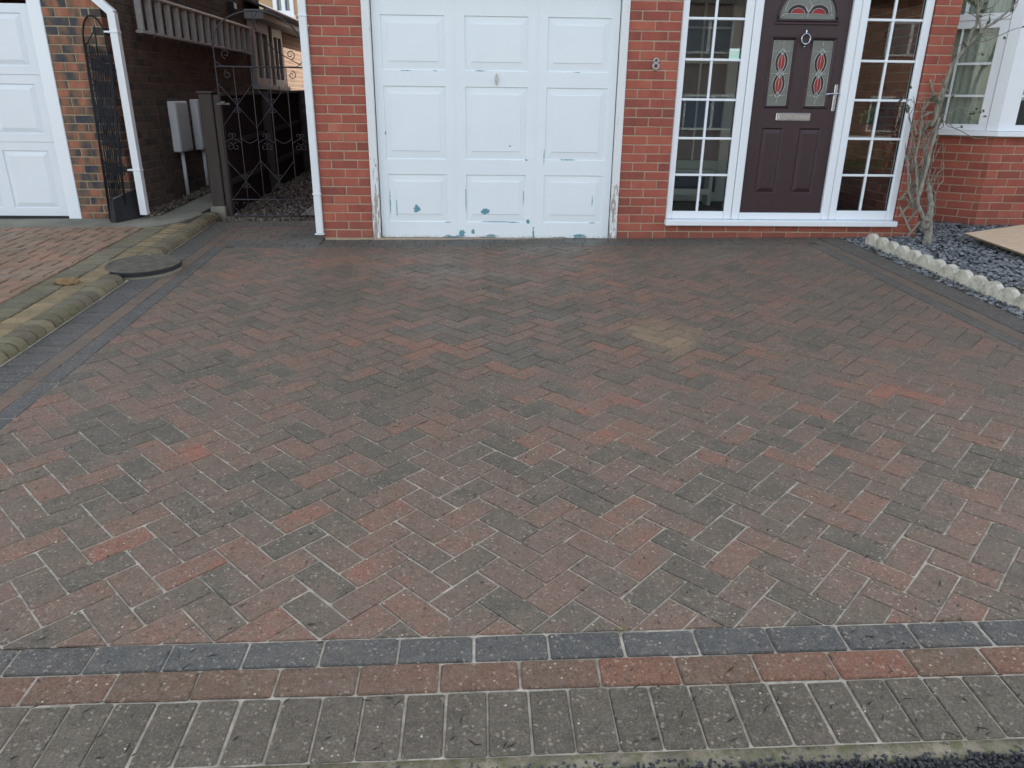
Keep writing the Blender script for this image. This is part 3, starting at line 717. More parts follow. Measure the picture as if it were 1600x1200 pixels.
mb = MB(); disc(mb, 0, 0, .263, -.03, .0239, .008, 44, 1.04, MM); mb.build('mortar_bed', M_SLABC, cover)
mb = MB(); disc(mb, 0, 0, .262, .0541, .064, .005, 44, 1.04, MM); mb.build('cover', M_COVER, cover)
mb = MB(); 
mb.M = MM; mb.tube([(.235*cos(a*pi/20), .245*sin(a*pi/20), .0640) for a in range(41)], .004, 6); mb.M = None; mb.build('rim', M_COVER, cover)
mb = MB(); disc(mb, 0, 0, .045, .055, .0685, .003, 20, 1.0, MM); mb.build('centre_boss', M_COVER, cover)
st = atG(105, 438, .075); mb = MB(); import bmesh
bm = bmesh.new(); bmesh.ops.create_icosphere(bm, subdivisions=3, radius=1)
for v in bm.verts:
    n_ = mnoise.noise(v.co*1.7); v.co = Vector((v.co.x*.085, v.co.y*.055, max(-.2, v.co.z)*.035))*(1+.35*n_)
me = bpy.data.meshes.new('stone'); bm.to_mesh(me); bm.free(); me.materials.append(M_STONE)
o = bpy.data.objects.new('stone', me); COL.objects.link(o); o.location = (st.x, st.y, gz(st.x, st.y)+NH+.008); setp(o, 'small ochre stone lying on the mossy rows near the kerb', 'stone')
# concrete apron, gravel and path beside the neighbour's side wall
NY = .75; SX = -2.50
sheet('concrete_apron', [(NX0, .345), (LK(.345, .43), .345), (LK(.56, .235), .56), (LK(.98, .14), .98), (-1.96, .98), (-1.96, 1.0), (-1.96, 6), (SX+.20, 6), (SX+.20, .90), (SX+.0, NY-.01), (NX0, NY-.01)], M_SLABC, NH+.004, 'concrete strip along the foot of the neighbouring garage and side wall', thick=.2)
sheet('gravel_strip', [(SX+.201, .80), (SX+.201, 6), (SX-.02, 6), (SX-.02, .80)], M_PEBB, NH-.01, 'narrow gravel margin at the foot of the side wall')
chips('pebbles', M_PEB, [(rg.uniform(SX+.01, SX+.19), rg.uniform(.82, 5), .004+.02*rg.random()) for k in range(1500)], .010, .022, .45, 'grey brown gravel in the margin by the side wall', h=NH, seed=6)

# ------------------------------------------------------------------ bricks
BM = {}
def brick_mesh(L, m):
    k = (round(L, 3), m.name)
    if k not in BM:
        mb = MB(); mb.box((0, 0, 0), (L, .1, .065), .003); me = mb.mesh('brick', m); mb.fix(me); BM[k] = me
    return BM[k]
class Wall:
    def __init__(s, limit): s.b = []; s.limit = limit
    def run(s, org, ang, x0, x1, r0, r1, m, first=0.215, phase=0, zoff=0.0, ends=(0, 0)):
        """courses r0..r1 between u=x0 and u=x1 along direction ang from org, outward face towards local -y"""
        for r in range(r0, r1):
            a, b = x0, x1
            if (r+phase) % 2: a += ends[0]
            else: b -= ends[1]
            L = first if (r+phase) % 2 else first-.1125
            if ends[0] and not (r+phase) % 2: L = .215
            if ends[0] and (r+phase) % 2: L = .215
            u = a
            while u < b-.012:
                l = min(L, b-u)
                if b-(u+l) < .035 and l < .2 and False: l = b-u
                s.b.append((org, ang, u, l, r*.075+.005+zoff, m)); u += l+.010; L = .215
        return s
    def build(s, parent):
        sc = []
        for (org, ang, u, l, z, m) in s.b:
            M = Matrix.Translation(org) @ Matrix.Rotation(ang, 4, 'Z') @ Matrix.Translation((u, random.uniform(-.0012, .0012), z+random.uniform(-.001, .001)))
            M = M @ Matrix.Rotation(random.uniform(-.004, .004), 4, 'Y')
            pts = [M @ Vector(p) for p in ((0, 0, 0), (l, 0, 0), (l, 0, .065), (0, 0, .065))]
            A = screen_area(pts)
            sc.append((A, l, M, m))
        sc.sort(key=lambda t: -t[0]); rest = {}
        for n_, (A, l, M, m) in enumerate(sc):
            if n_ < s.limit and A > 0: inst('brick', brick_mesh(l, m), parent, M)
            else:
                mb = rest.setdefault(m.name, MB()); mb.M = M; mb.box((0, 0, 0), (l, .1, .065), .003, random.random()*.97+.01); mb.M = None
        for k, mb in rest.items(): mb.build('brickwork', bpy.data.materials[k], parent, fix=False, kind='stuff')

# ------------------------------------------------------------------ the house
house = thing('house', 'red brick house number 8 with white garage door and dark front door', 'house', (2.2, 0, 0))
W_ = Wall(300)
TOP = 32
W_.run(Vector((-.505, 0, 0)), 0, 0, .435, 0, TOP, M_BRICK, phase=0)
W_.run(Vector((2.13, 0, 0)), 0, 0, .435, 0, TOP, M_BRICK, phase=0)
W_.run(Vector((2.575, 0, 0)), 0, 0, 2.10, 0, 2, M_BRICK, phase=1)
W_.run(Vector((4.69, 0, 0)), 0, 0, .215, 0, TOP, M_BRICK, phase=0)
# bay: canted side and front, recessed to the right of the porch
BC = Vector((5.745, .45, 0)); BA = radians(38)
bdir = Vector((cos(BA), -sin(BA), 0)); BL = Vector((BC.x-.95*cos(BA), BC.y+.95*sin(BA), 0))
W_.run(BL, -BA, 0, .95, 0, 12, M_BRICK, phase=0, ends=(0, 0))
W_.run(Vector((BC.x+.004, BC.y, 0)), 0, 0, 2.2, 0, 12, M_BRICK, phase=1)
W_.build(house)
mb = MB(); mb.box((-.503, .0045, -.3), (-.072, .30, 2.42)); mb.build('mortar', M_MORT, house)
mb = MB(); mb.box((2.132, .0045, -.3), (2.563, .30, 2.42)); mb.box((2.563, .005, -.3), (4.70, .29, .150)); mb.box((4.692, .0045, -.3), (4.903, 1.2, 2.42))
mb.M = Matrix.Translation(BL) @ Matrix.Rotation(-BA, 4, 'Z'); mb.box((0, .0045, -.3), (.952, .12, .905)); mb.M = None
mb.box((BC.x-.002, BC.y+.0046, -.3), (BC.x+3, BC.y+.13, .905))
mb.build('mortar', M_MORT, house)
# bulk of the building above, behind and to the right (its shade is what keeps the drive out of the sun)
mb = MB(); mb.box((-.50, .002, 2.425), (2.563, .30, 5.2)); mb.box((2.563, .0, 2.425), (4.90, .30, 5.2)); mb.box((-.50, .31, -.3), (-.30, 9.7, 5.2)); mb.box((4.90, 1.05, -.3), (5.02, 1.3, 5.2)); mb.box((4.9, 1.05, 2.5), (12, 1.3, 5.2)); mb.box((BC.x+3, .5, -.3), (12, .7, 2.5)); mb.box((11.8, 1.3, -.3), (12, 9.5, 5.2)); mb.box((-.298, 9.5, -.3), (12, 9.7, 5.19))
mb.build('wall', M_UPPER, house)
mb = MB(); mb.add([(-.8, -.35, 5.1), (12.3, -.35, 5.1), (12.3, 4.9, 7.6), (-.8, 4.9, 7.6), (12.3, 9.9, 5.1), (-.8, 9.9, 5.1), (-.8, -.35, 5.0), (12.3, -.35, 5.0), (12.3, 9.9, 5.0), (-.8, 9.9, 5.0)], [(0, 1, 2, 3), (3, 2, 4, 5), (6, 7, 8, 9), (0, 1, 7, 6), (5, 4, 8, 9), (0, 3, 5, 9, 6), (1, 2, 4, 8, 7)])
mb.build('roof', M_ROOF, house)
# threshold fillet
mb = MB(); mb.box((-.07, -.022, -.05), (2.13, .02, .004), .003); mb.build('threshold', flat('buff_threshold', (.36, .29, .22), .9, .2, 20), house)
# garage frame
fr = MB(); fr.box((-.068, -.012, -.01), (-.002, .10, 1.998), .004); fr.box((2.066, -.012, -.01), (2.129, .10, 1.998), .004); fr.box((-.068, -.010, 2.0), (2.129, .10, 2.075), .004)
garage_frame = fr.build('garage_frame', M_FRAME, house)
# garage door
gd = MB(); GX0, GX1 = .006, 2.058; zs = [(.142, .556), (.684, 1.278), (1.402, 1.82)]; xs = [(.075, .604), (.768, 1.30), (1.46, 1.988)]
Yd = .040
def grid_face(mb, x0, x1, z0, z1, holes, y):
    xsp = sorted({x0, x1, *[h[0] for h in holes], *[h[2] for h in holes]}); zsp = sorted({z0, z1, *[h[1] for h in holes], *[h[3] for h in holes]})
    for i in range(len(xsp)-1):
        for j in range(len(zsp)-1):
            cx = (xsp[i]+xsp[i+1])/2; cz = (zsp[j]+zsp[j+1])/2
            if any(h[0] < cx < h[2] and h[1] < cz < h[3] for h in holes): continue
            mb.add([(xsp[i], y, zsp[j]), (xsp[i+1], y, zsp[j]), (xsp[i+1], y, zsp[j+1]), (xsp[i], y, zsp[j+1])], [(0, 1, 2, 3)])
holes = [(a, c, b, d) for a, b in xs for c, d in zs]
seam = [.683, 1.379]
grid_face(gd, GX0, seam[0]-.0007, .004, 1.985, holes[:3], Yd); grid_face(gd, seam[0]+.0007, seam[1]-.0007, .004, 1.985, holes[3:6], Yd); grid_face(gd, seam[1]+.0007, GX1, .004, 1.985, holes[6:], Yd)
gd.box((GX0, Yd+.004, .004), (GX1, Yd+.045, 1.985)) if False else None
gd.add([(GX0, Yd+.03, .004), (GX1, Yd+.03, .004), (GX1, Yd+.03, 1.985), (GX0, Yd+.03, 1.985)], [(0, 1, 2, 3)])
for q_ in seam: gd.add([(q_-.01, Yd+.0012, .004), (q_+.01, Yd+.0012, .004), (q_+.01, Yd+.0012, 1.985), (q_-.01, Yd+.0012, 1.985)], [(0, 1, 2, 3)])
for (a, b) in ((GX0, GX0), (GX1, GX1)): gd.add([(a, Yd, .004), (a, Yd+.03, .004), (a, Yd+.03, 1.985), (a, Yd, 1.985)], [(0, 1, 2, 3)])
gd.add([(GX0, Yd, .004), (GX1, Yd, .004), (GX1, Yd+.03, .004), (GX0, Yd+.03, .004)], [(0, 1, 2, 3)])
gdo = gd.build('garage_door', M_GDOOR, house, fix=False)
for (x0, z0, x1, z1) in holes:
    p = MB(); w1 = .006; w2_ = .070 if z1-z0 > .5 else .066; wb = .07
    o1 = (x0, z0, x1, z1); i1 = (x0+.0045, z0+.005, x1-.0045, z1-.004); p.quadframe(o1, i1, Yd, Yd+.0095)
    i2 = (x0+.055, z0+.068, x1-.055, z1-.058); p.quadframe(i1, i2, Yd+.0095, Yd+.0045)
    i3 = (i2[0]+.003, i2[1]+.003, i2[2]-.003, i2[3]-.003); p.quadframe(i2, i3, Yd+.0045, Yd+.0005)
    p.add([(i3[0], Yd+.0005, i3[1]), (i3[2], Yd+.0005, i3[1]), (i3[2], Yd+.0005, i3[3]), (i3[0], Yd+.0005, i3[3])], [(0, 1, 2, 3)])
    p.build('panel', M_GDOOR, gdo, fix=False)
h = MB(); h.prism([(1.026, 1.30), (1.035, 1.288), (1.044, 1.30), (1.046, 1.372), (1.035, 1.388), (1.024, 1.372)], Yd-.006, Yd-.001); h.tube([(1.035, Yd-.006, 1.34), (1.035, Yd-.03, 1.34)], .007, 10); h.box((1.028, Yd-.036, 1.315), (1.042, Yd-.028, 1.365), .003); h.build('handle', M_ALU, gdo)
# house number
mb = MB()
for (cz, rx, rz, r) in ((1.4985, .019, .0165, .0085), (1.455, .023, .021, .0095)):
    mb.tube([(2.375+rx*cos(2*pi*k/24), -.010, cz+rz*sin(2*pi*k/24)) for k in range(25)], r, 8, cap=False)
mb.build('house_number', flat('grey_metal_numeral', (.36, .36, .38), .4, .1, 20, .5, .4), house)
# downpipe at the left corner
def downpipe(parent, x0, x1, y0, y1, z0, z1, joints, axis='z'):
    mb = MB(); mb.box((x0, y0, z0), (x1, y1, z1), .006); o = mb.build('downpipe', M_PIPE, parent)
    for z in joints:
        b = MB(); b.box((x0-.004, y0-.004, z-.006), (x1+.004, y1+.002, z+.010), .002); b.build('pipe_joint', M_PIPE, o)
    b = MB(); b.box((x0-.012, y0-.01, z0-.012), (x1+.008, y1, z0-.001), .002); b.build('pipe_shoe', M_PIPE, o)
    return o
downpipe(house, -.571, -.509, -.035, .028, .045, 5.0, [.385, 1.795, 3.2])

# ---- porch frame
PF = .02
def frame_box(mb, x0, x1, z0, z1, y0=PF, y1=.09, ch=.006): mb.box((x0, y0, z0), (x1, y1, z1), ch)
porch = MB()
frame_box(porch, 2.570, 2.628, .186, 2.38); frame_box(porch, 3.104, 3.172, .186, 2.38); frame_box(porch, 3.176, 3.246, .186, 2.38, PF-.004)
frame_box(porch, 4.001, 4.070, .186, 2.38, PF-.004); frame_box(porch, 4.074, 4.139, .186, 2.38); frame_box(porch, 4.617, 4.682, .186, 2.38)
frame_box(porch, 2.6285, 3.1035, .186, .255, PF+.001); frame_box(porch, 4.1395, 4.6165, .186, .268, PF+.001); frame_box(porch, 3.2465, 4.0005, .186, .246, PF-.006)
frame_box(porch, 2.6285, 3.1035, 2.30, 2.38, PF+.001); frame_box(porch, 4.1395, 4.6165, 2.30, 2.38, PF+.001); frame_box(porch, 3.2465, 4.0005, 2.30, 2.38, PF+.001)
pfo = porch.build('porch_frame', M_UPVC, house)
b = MB(); b.box((2.562, -.062, .136), (4.688, .10, .1845), .006); b.build('sill', M_UPVC, pfo)
b = MB()
for x in (3.168, 4.066): b.tube([(x, PF-.004, .19), (x, PF-.004, .205)], .006, 8)
b.build('drain_cap', M_UPVC, pfo)
def sidelight(x0, x1, xm, zb, bars, zt=2.30):
    s_ = MB(); zz = [zb]+bars+[zt]
    w = window = MB()
    # black rubber seal, then glass, then glazing bars
    sd = MB()
    for (a, b2) in ((x0, x0+.006), (x1-.006, x1)): sd.box((a, .046, zb), (b2, .062, zt))
    sd.box((x0+.006, .046, zb), (x1-.006, .062, zb+.006))
    win = sd.build('window', M_SEAL, house)
    xs_ = [x0+.006, xm-.0095, xm+.0095, x1-.006]
    for i in range(len(zz)-1):
        for (a, b2) in ((xs_[0], xs_[1]), (xs_[2], xs_[3])):
            za = zz[i]+(.0095 if i else .006); zb2 = zz[i+1]-.0095
            g = MB(); g.box((a, .050, za), (b2, .054, zb2)); g.build('pane', M_GLASS, win)
    bm_ = MB(); bm_.box((xm-.010, .038, zb), (xm+.010, .066, zt), .003)
    bm_.build('glazing_bar', M_UPVC, win)
    for z in bars:
        q = MB(); q.box((x0, .036, z-.010), (x1, .064, z+.010), .003); q.build('glazing_bar', M_UPVC, win)
    return win
wl = sidelight(2.628, 3.104, 2.860, .255, [.572, .882, 1.199, 1.515, 1.829, 2.12])
wr = sidelight(4.139, 4.617, 4.367, .268, [.58, .892, 1.21, 1.522, 1.839, 2.13])
s_ = MB(); s_.box((3.005, .0475, 1.525), (3.092, .0492, 1.605)); so_ = s_.build('sticker', M_STICKER, wl)
s_ = MB(); s_.box((3.012, .0462, 1.583), (3.085, .0472, 1.598)); s_.box((3.012, .0462, 1.568), (3.070, .0472, 1.573)); s_.box((3.012, .0462, 1.556), (3.078, .0472, 1.560)); s_.build('sticker_print', M_STICKW, wl)
# ---- front door
DY = .045
dx0, dx1, dz0, dz1 = 3.252, 3.995, .250, 2.29
d = MB(); GL = [(3.376, 1.158, 3.549, 1.675), (3.716, 1.158, 3.888, 1.675)]; PLN = [(3.366, .418, 3.556, .975), (3.70, .418, 3.890, .975)]
fcx, fcz, fr_ = 3.635, 1.834, .25
hs = [(3.349, 1.136, 3.572, 1.703), (3.692, 1.136, 3.915, 1.703), PLN[0], PLN[1], (fcx-fr_-.02, fcz-.02, fcx+fr_+.02, fcz+fr_+.02)]
grid_face(d, dx0, dx1, dz0, dz1, hs, DY)
d.add([(dx0, DY+.04, dz0), (dx1, DY+.04, dz0), (dx1, DY+.04, dz1), (dx0, DY+.04, dz1)], [(0, 1, 2, 3)])
for X_ in (dx0, dx1): d.add([(X_, DY, dz0), (X_, DY+.04, dz0), (X_, DY+.04, dz1), (X_, DY, dz1)], [(0, 1, 2, 3)])
# arch surround: fill between rectangle hole and semicircle
hx0, hz0, hx1, hz1 = hs[4]; NA = 24
arc = [(fcx+fr_*cos(pi*k/NA), fcz+fr_*sin(pi*k/NA)) for k in range(NA+1)]
outer = []
for (x, z) in arc:
    t = math.atan2(z-fcz, x-fcx); cx_, cz_ = cos(t), sin(t); k = min((hx1-fcx)/abs(cx_) if abs(cx_) > 1e-6 else 1e9, (hz1-fcz)/cz_ if cz_ > 1e-6 else 1e9); outer.append((fcx+cx_*k, fcz+cz_*k))
d.add([(x, DY, z) for x, z in arc]+[(x, DY, z) for x, z in outer], [(k, k+1, NA+2+k, NA+1+k) for k in range(NA)])
d.add([(hx0, DY, hz0), (hx1, DY, hz0), (hx1, DY, fcz), (hx0, DY, fcz)], [(0, 1, 2, 3)])
d.add([(outer[0][0], DY, outer[0][1]), (hx1, DY, hz1), (outer[6][0], DY, outer[6][1])], [(0, 1, 2)])
door = d.build('front_door', M_DOOR, house)
for (x0, z0, x1, z1) in PLN:     # raised lower panels
    p = MB(); p.quadframe((x0, z0, x1, z1), (x0+.012, z0+.012, x1-.012, z1-.012), DY, DY+.010); p.quadframe((x0+.012, z0+.012, x1-.012, z1-.012), (x0+.042, z0+.045, x1-.042, z1-.045), DY+.010, DY-.004)
    a = (x0+.042, z0+.045, x1-.042, z1-.045); p.add([(a[0], DY-.004, a[1]), (a[2], DY-.004, a[1]), (a[2], DY-.004, a[3]), (a[0], DY-.004, a[3])], [(0, 1, 2, 3)]); p.build('door_panel', M_DOOR, door)
def tubepts(mb, pts, r, y, n=6): mb.tube([(x, y, z) for x, z in pts], r, n)
def lens(cx, cz, w, h, n=12):
    R_ = (w*w/4+h*h/4)/w; L_ = []
    a = math.asin(min(1, (h/2)/R_))
    l = [(cx-(R_*cos(a*t)-(R_-w/2)), cz+R_*sin(a*t)) for t in [-1+2*k/n for k in range(n+1)]]
    r = [(2*cx-x, z) for x, z in l][::-1]
    return l, r
for gi, (x0, z0, x1, z1) in enumerate(GL):
    sx0, sz0, sx1, sz1 = hs[gi]
    m_ = MB(); m_.quadframe((sx0, sz0, sx1, sz1), (sx0+.010, sz0+.010, sx1-.010, sz1-.010), DY, DY-.012); m_.quadframe((sx0+.010, sz0+.010, sx1-.010, sz1-.010), (x0, z0, x1, z1), DY-.012, DY+.008); m_.build('glass_surround', M_DOOR, door)
    g = MB(); g.box((x0-.002, DY+.008, z0-.002), (x1+.002, DY+.014, z1+.002)); g.build('decorative_glass', M_OBSC, door)
    cx = (x0+x1)/2; y1_ = DY+.0065
    red = MB(); dk = MB(); ld = MB()
    for cz in (1.503, 1.328):
        l, r = lens(cx, cz, .110, .200); dk.prism(l+r[1:-1], DY+.0074, DY+.0079)
        l2, r2 = lens(cx+.001, cz-.002, .060, .150); red.prism(l2+r2[1:-1], DY+.0062, DY+.0072)
        for arc_ in (l, r, l2, r2): tubepts(ld, arc_, .0020, y1_-.001)
        tubepts(ld, [(cx, cz-.075), (cx, cz+.07)], .0014, y1_-.001)
    for cz, q in ((1.590, .024), (1.415, .032), (1.240, .024)):
        dia = [(cx-q, cz), (cx, cz+q*1.15), (cx+q, cz), (cx, cz-q*1.15)]
        dm = MB(); dm.prism(dia, DY+.0050, DY+.0060); dm.build('glass_diamond', M_OBSC, door); tubepts(ld, dia+[dia[0]], .0020, DY+.0048)
        tubepts(ld, [(x0, cz), (cx-q, cz)], .0018, y1_); tubepts(ld, [(cx+q, cz), (x1, cz)], .0018, y1_)
    tubepts(ld, [(cx, 1.617), (cx, z1)], .0018, y1_); tubepts(ld, [(cx, z0), (cx, 1.212)], .0018, y1_)
    tubepts(ld, [(x0+.002, z0+.002), (x1-.002, z0+.002), (x1-.002, z1-.002), (x0+.002, z1-.002), (x0+.002, z0+.002)], .0016, y1_)
    dk.build('dark_glass_piece', M_DARKG, door); red.build('red_glass_piece', M_REDG, door); ld.build('leading', M_LEAD, door)
# fanlight
g = MB(); g.prism([(fcx+(fr_-.002)*cos(pi*k/24), fcz+(fr_-.002)*sin(pi*k/24)) for k in range(25)], DY+.008, DY+.014); g.build('fanlight_glass', M_OBSC, door)
s2 = MB()
s2.tube([(fcx+fr_*cos(pi*k/24), DY-.002, fcz+fr_*sin(pi*k/24)) for k in range(25)], .010, 8); s2.tube([(fcx-fr_-.01, DY-.002, fcz-.008), (fcx+fr_+.01, DY-.002, fcz-.008)], .010, 8); s2.box((fcx-fr_-.022, DY-.010, fcz-.040), (fcx+fr_+.022, DY+.003, fcz-.020), .004); s2.build('fanlight_surround', M_DOOR, door)
ld = MB(); yl = DY+.0065
inner = [(fcx+.195*cos(pi*k/24), fcz+.042+.20*sin(pi*k/24)*1.0) for k in range(25)]
tubepts(ld, inner, .002, yl); tubepts(ld, [(fcx-.195, fcz+.042), (fcx+.195, fcz+.042)], .002, yl)
tubepts(ld, [(fcx-.245, fcz+.004), (fcx-.195, fcz+.042)], .002, yl); tubepts(ld, [(fcx+.245, fcz+.004), (fcx+.195, fcz+.042)], .002, yl); tubepts(ld, [(fcx, fcz+.002), (fcx, fcz+.042)], .002, yl)
for sg in (-1, 1):
    cx = fcx+sg*.088
    def half(rx, rz): return [(cx+rx*cos(pi*k/14), fcz+.043+rz*sin(pi*k/14)) for k in range(15)]
    a = MB(); a.prism(half(.088, .070), DY+.0070, DY+.0078); a.build('dark_glass_piece', M_DARKG, door)
    a = MB(); a.prism(half(.058, .042), DY+.0058, DY+.0068); a.build('red_glass_piece', M_REDG, door)
    tubepts(ld, half(.088, .070), .002, yl-.001); tubepts(ld, half(.058, .042), .002, yl-.002)
dia = [(fcx-.030, fcz+.095), (fcx, fcz+.145), (fcx+.030, fcz+.095), (fcx, fcz+.043)]
a = MB(); a.prism(dia, DY+.0045, DY+.0056); a.build('glass_diamond', M_OBSC, door); tubepts(ld, dia+[dia[0]], .002, DY+.0045); tubepts(ld, [(fcx, fcz+.145), (fcx, fcz+.24)], .002, yl)
ld.build('leading', M_LEAD, door)
# knocker
k_ = MB(); kx = 3.636
k_.tube([(kx, DY-.008, 1.762), (kx, DY-.012, 1.745), (kx, DY-.010, 1.735), (kx, DY-.016, 1.722)], [.004, .008, .005, .010], 10)
k_.tube([(kx+.037*cos(-pi*.5+2*pi*k/28)*(1.0 if abs(k-14) < 10 else 1.0), DY-.020, 1.685+.040*sin(-pi*.5+2*pi*k/28)) for k in range(29)], .0058, 8, cap=False)
k_.tube([(kx, DY-.0, 1.645), (kx, DY-.028, 1.645)], [.012, .010], 10); k_.tube([(kx-.001, DY-.004, 1.628), (kx-.001, DY-.012, 1.622)], .008, 8)
k_.build('door_knocker', M_CHROME, door)
lb = MB(); lb.box((3.474, DY-.010, 1.036), (3.778, DY+.002, 1.101), .004); lb.build('letterbox', M_CHROME, door)
lb = MB(); lb.box((3.492, DY-.0155, 1.048), (3.762, DY-.0105, 1.090), .0025); lb.build('letterbox_flap', M_CHROME, door)
hd = MB(); hd.box((3.954, DY-.008, 1.118), (3.984, DY-.0005, 1.335), .006); hd.tube([(3.969, DY-.006, 1.262), (3.969, DY-.048, 1.262)], .008, 10); hd.tube([(3.972, DY-.048, 1.262), (3.93, DY-.050, 1.259), (3.868, DY-.046, 1.254)], [.009, .008, .007], 10); hd.tube([(3.969, DY-.006, 1.165), (3.969, DY-.014, 1.165)], .008, 10); hd.build('door_handle', M_CHROME, door)
dk = MB(); dk.box((dx0, DY-.010, dz0-.002), (dx1, DY+.003, dz0+.022), .003); dk.build('weather_bar', M_DOOR, door)

# ---- porch interior (seen through the side lights)
hall = MB(); hall.box((2.565, .10, .17), (2.600, 1.55, 2.42)); hall.box((2.60, 1.50, .17), (4.70, 1.55, 2.42)); hall.box((2.60, .10, 2.385), (4.69, 1.5, 2.42))
hall.build('porch_wall', M_HALL, house)
hall = MB(); hall.box((2.60, .095, .15), (4.69, 1.5, .172)); hall.build('porch_floor', M_HALLF, house)
wi = Wall(40)
wi.run(Vector((4.688, .11, .172)), pi/2+0, 0, .01, 0, 1, M_BRICK) if False else None
mbi = MB()
for r in range(29):                               # brick inner face of the right porch wall (faces left)
    yv = .115 - (0 if r % 2 else .11)
    while yv < 1.48:
        a = max(yv, .105); b2 = min(yv+.215, 1.49); 
        if b2-a > .03: mbi.box((4.672, a, .178+r*.075), (4.70, b2, .243+r*.075), .003, random.random()*.97)
        yv += .225
mbi.build('inner_brickwork', M_BRICK, house, fix=False, kind='stuff')
mbm = MB(); mbm.box((4.677, .105, .1721), (4.691, 1.495, 2.384)); mbm.build('inner_mortar', M_MORT, house)
idr = MB()                                         # white glazed inner door with low panel
ix0, ix1, iy, iz0, iz1 = 2.76, 3.52, 1.40, .175, 2.2
idr.box((ix0, iy, iz0), (ix0+.10, iy+.04, iz1), .004); idr.box((ix1-.10, iy, iz0), (ix1, iy+.04, iz1), .004); idr.box((ix0+.10, iy, iz0), (ix1-.10, iy+.04, iz0+.10), .004); idr.box((ix0+.1, iy, .50), (ix1-.1, iy+.04, .60), .004); idr.box((ix0+.10, iy, iz1-.1), (ix1-.10, iy+.04, iz1), .004)
idr.box((3.13, iy+.005, .60), (3.15, iy+.035, iz1-.1)); 
for z in (.92, 1.24, 1.56, 1.88): idr.box((ix0+.1, iy+.006, z-.01), (ix1-.1, iy+.034, z+.01))
idr.box((ix0-.06, iy+.041, .175), (ix0-.005, iy+.09, 2.3)); idr.box((ix1+.005, iy+.041, .175), (ix1+.06, iy+.09, 2.3))
idoor = idr.build('inner_door', M_INNER, house)
sh = MB(); sh.box((2.72, 1.05, .50), (3.30, 1.06+.20, .53), .004); 
for x in (2.74, 3.25): sh.box((x, 1.06, .175), (x+.035, 1.24, .50), .003)
sh.box((2.775, 1.07, .28), (3.25, 1.09, .34), .003)
bench = sh.build('bench', M_INNER, None, label='low white slatted bench inside the porch behind the left side light', cat='bench')
sh = MB(); sh.box((4.13, .30, .88), (4.67, .62, .905), .003); shf = sh.build('porch_shelf', M_SHELF, house)
col_ = MB(); col_.box((4.29, 1.30, .175), (4.37, 1.38, 2.38), .003); col_.build('inner_door_frame', M_INNER, house)
pl = thing('potted_plant', 'leafy potted plant on the shelf behind the right side light', 'plant', (4.50, .44, .906))
p = MB(); p.tube([(4.50, .44, .907), (4.50, .44, 1.0)], [.045, .06], 14); p.build('pot', M_TERRA, pl)
p = MB(); rg = random.Random(4)
for k in range(70):
    a = rg.uniform(0, 6.28); e = rg.uniform(.1, 1.4); L = rg.uniform(.05, .12); o_ = Vector((4.50+rg.uniform(-.05, .05), .44+rg.uniform(-.05, .05), 1.0+rg.uniform(0, .09)))
    dr = Vector((cos(a)*cos(e), sin(a)*cos(e), sin(e))); sd_ = dr.cross(Vector((0, 0, 1))).normalized()*.02; up = sd_.cross(dr).normalized()*.004
    p.add([o_, o_+dr*L*.5+sd_+up, o_+dr*L, o_+dr*L*.5-sd_+up, o_+dr*L*.5-up], [(0, 1, 4), (1, 2, 4), (2, 3, 4), (3, 0, 4)])
p.build('foliage', M_PLANT, pl, fix=False)
cl = MB(); cl.box((2.615, .16, .80), (2.74, .30, 1.50), .02); 
# ---- bay window
bay = MB()
sillz = .912
# sill board, mitred at the corner
def bayp(u, out):   # point on the canted side: u metres back from the corner, out metres outwards
    n = Vector((-sin(BA), -cos(BA), 0)); p_ = BC - bdir*u + n*out; return (p_.x, p_.y)
def bay_prism(mb, u0, u1, o0, o1, z0, z1): mb.prism([bayp(u0, o0), bayp(u1, o0), bayp(u1, o1), bayp(u0, o1)], z0, z1, axis='z')
mt = math.tan(BA/2)
bay.prism([bayp(1.0, .07), (BC.x-.07*mt*1.0, BC.y-.07), (BC.x+2.9, BC.y-.07), (BC.x+2.9, BC.y+.05), (BC.x+.02, BC.y+.05), bayp(1.0, -.05)], .912, .955, axis='z')
bs = bay.build('bay_sill', M_UPVC, house)
bf = MB()
zb, zt = .957, 2.42
# corner post
bf.prism([bayp(.085, .012), (BC.x, BC.y-.012), (BC.x+.085, BC.y-.012), (BC.x+.085, BC.y+.06), (BC.x+.01, BC.y+.07), bayp(.085, -.06)], zb, zt, axis='z')
bay_prism(bf, .088, .80, -.045, .0, zb, zb+.055); bay_prism(bf, .088, .80, -.045, .002, 1.845, 1.91); bay_prism(bf, .088, .16, -.045, .002, zb+.055, 1.845); bay_prism(bf, .088, .80, -.045, .012, 1.912, 1.965)
bay_prism(bf, .74, .80, -.045, .002, zb+.055, 1.845)
bf.box((BC.x+.088, BC.y-.004, zb), (BC.x+2.8, BC.y+.045, zb+.055)); bf.box((BC.x+.088, BC.y-.002, zb+.055), (BC.x+.165, BC.y+.045, zt)); bf.box((BC.x+.165, BC.y-.002, 1.86), (BC.x+2.8, BC.y+.045, 1.93))
bf.box((BC.x+1.2, BC.y-.002, zb+.055), (BC.x+1.28, BC.y+.045, zt))
bfo = bf.build('bay_frame', M_UPVC, house)
sw = MB(); bay_prism(sw, .155, .75, -.048, -.046, zb+.05, 1.85); 
g = MB(); bay_prism(g, .16, .74, -.030, -.026, zb+.055, 1.845); wo1 = g.build('window', M_GLASS, house)
b = MB(); bay_prism(b, .443, .461, -.040, -.014, zb+.055, 1.845); b.build('glazing_bar', M_UPVC, wo1)
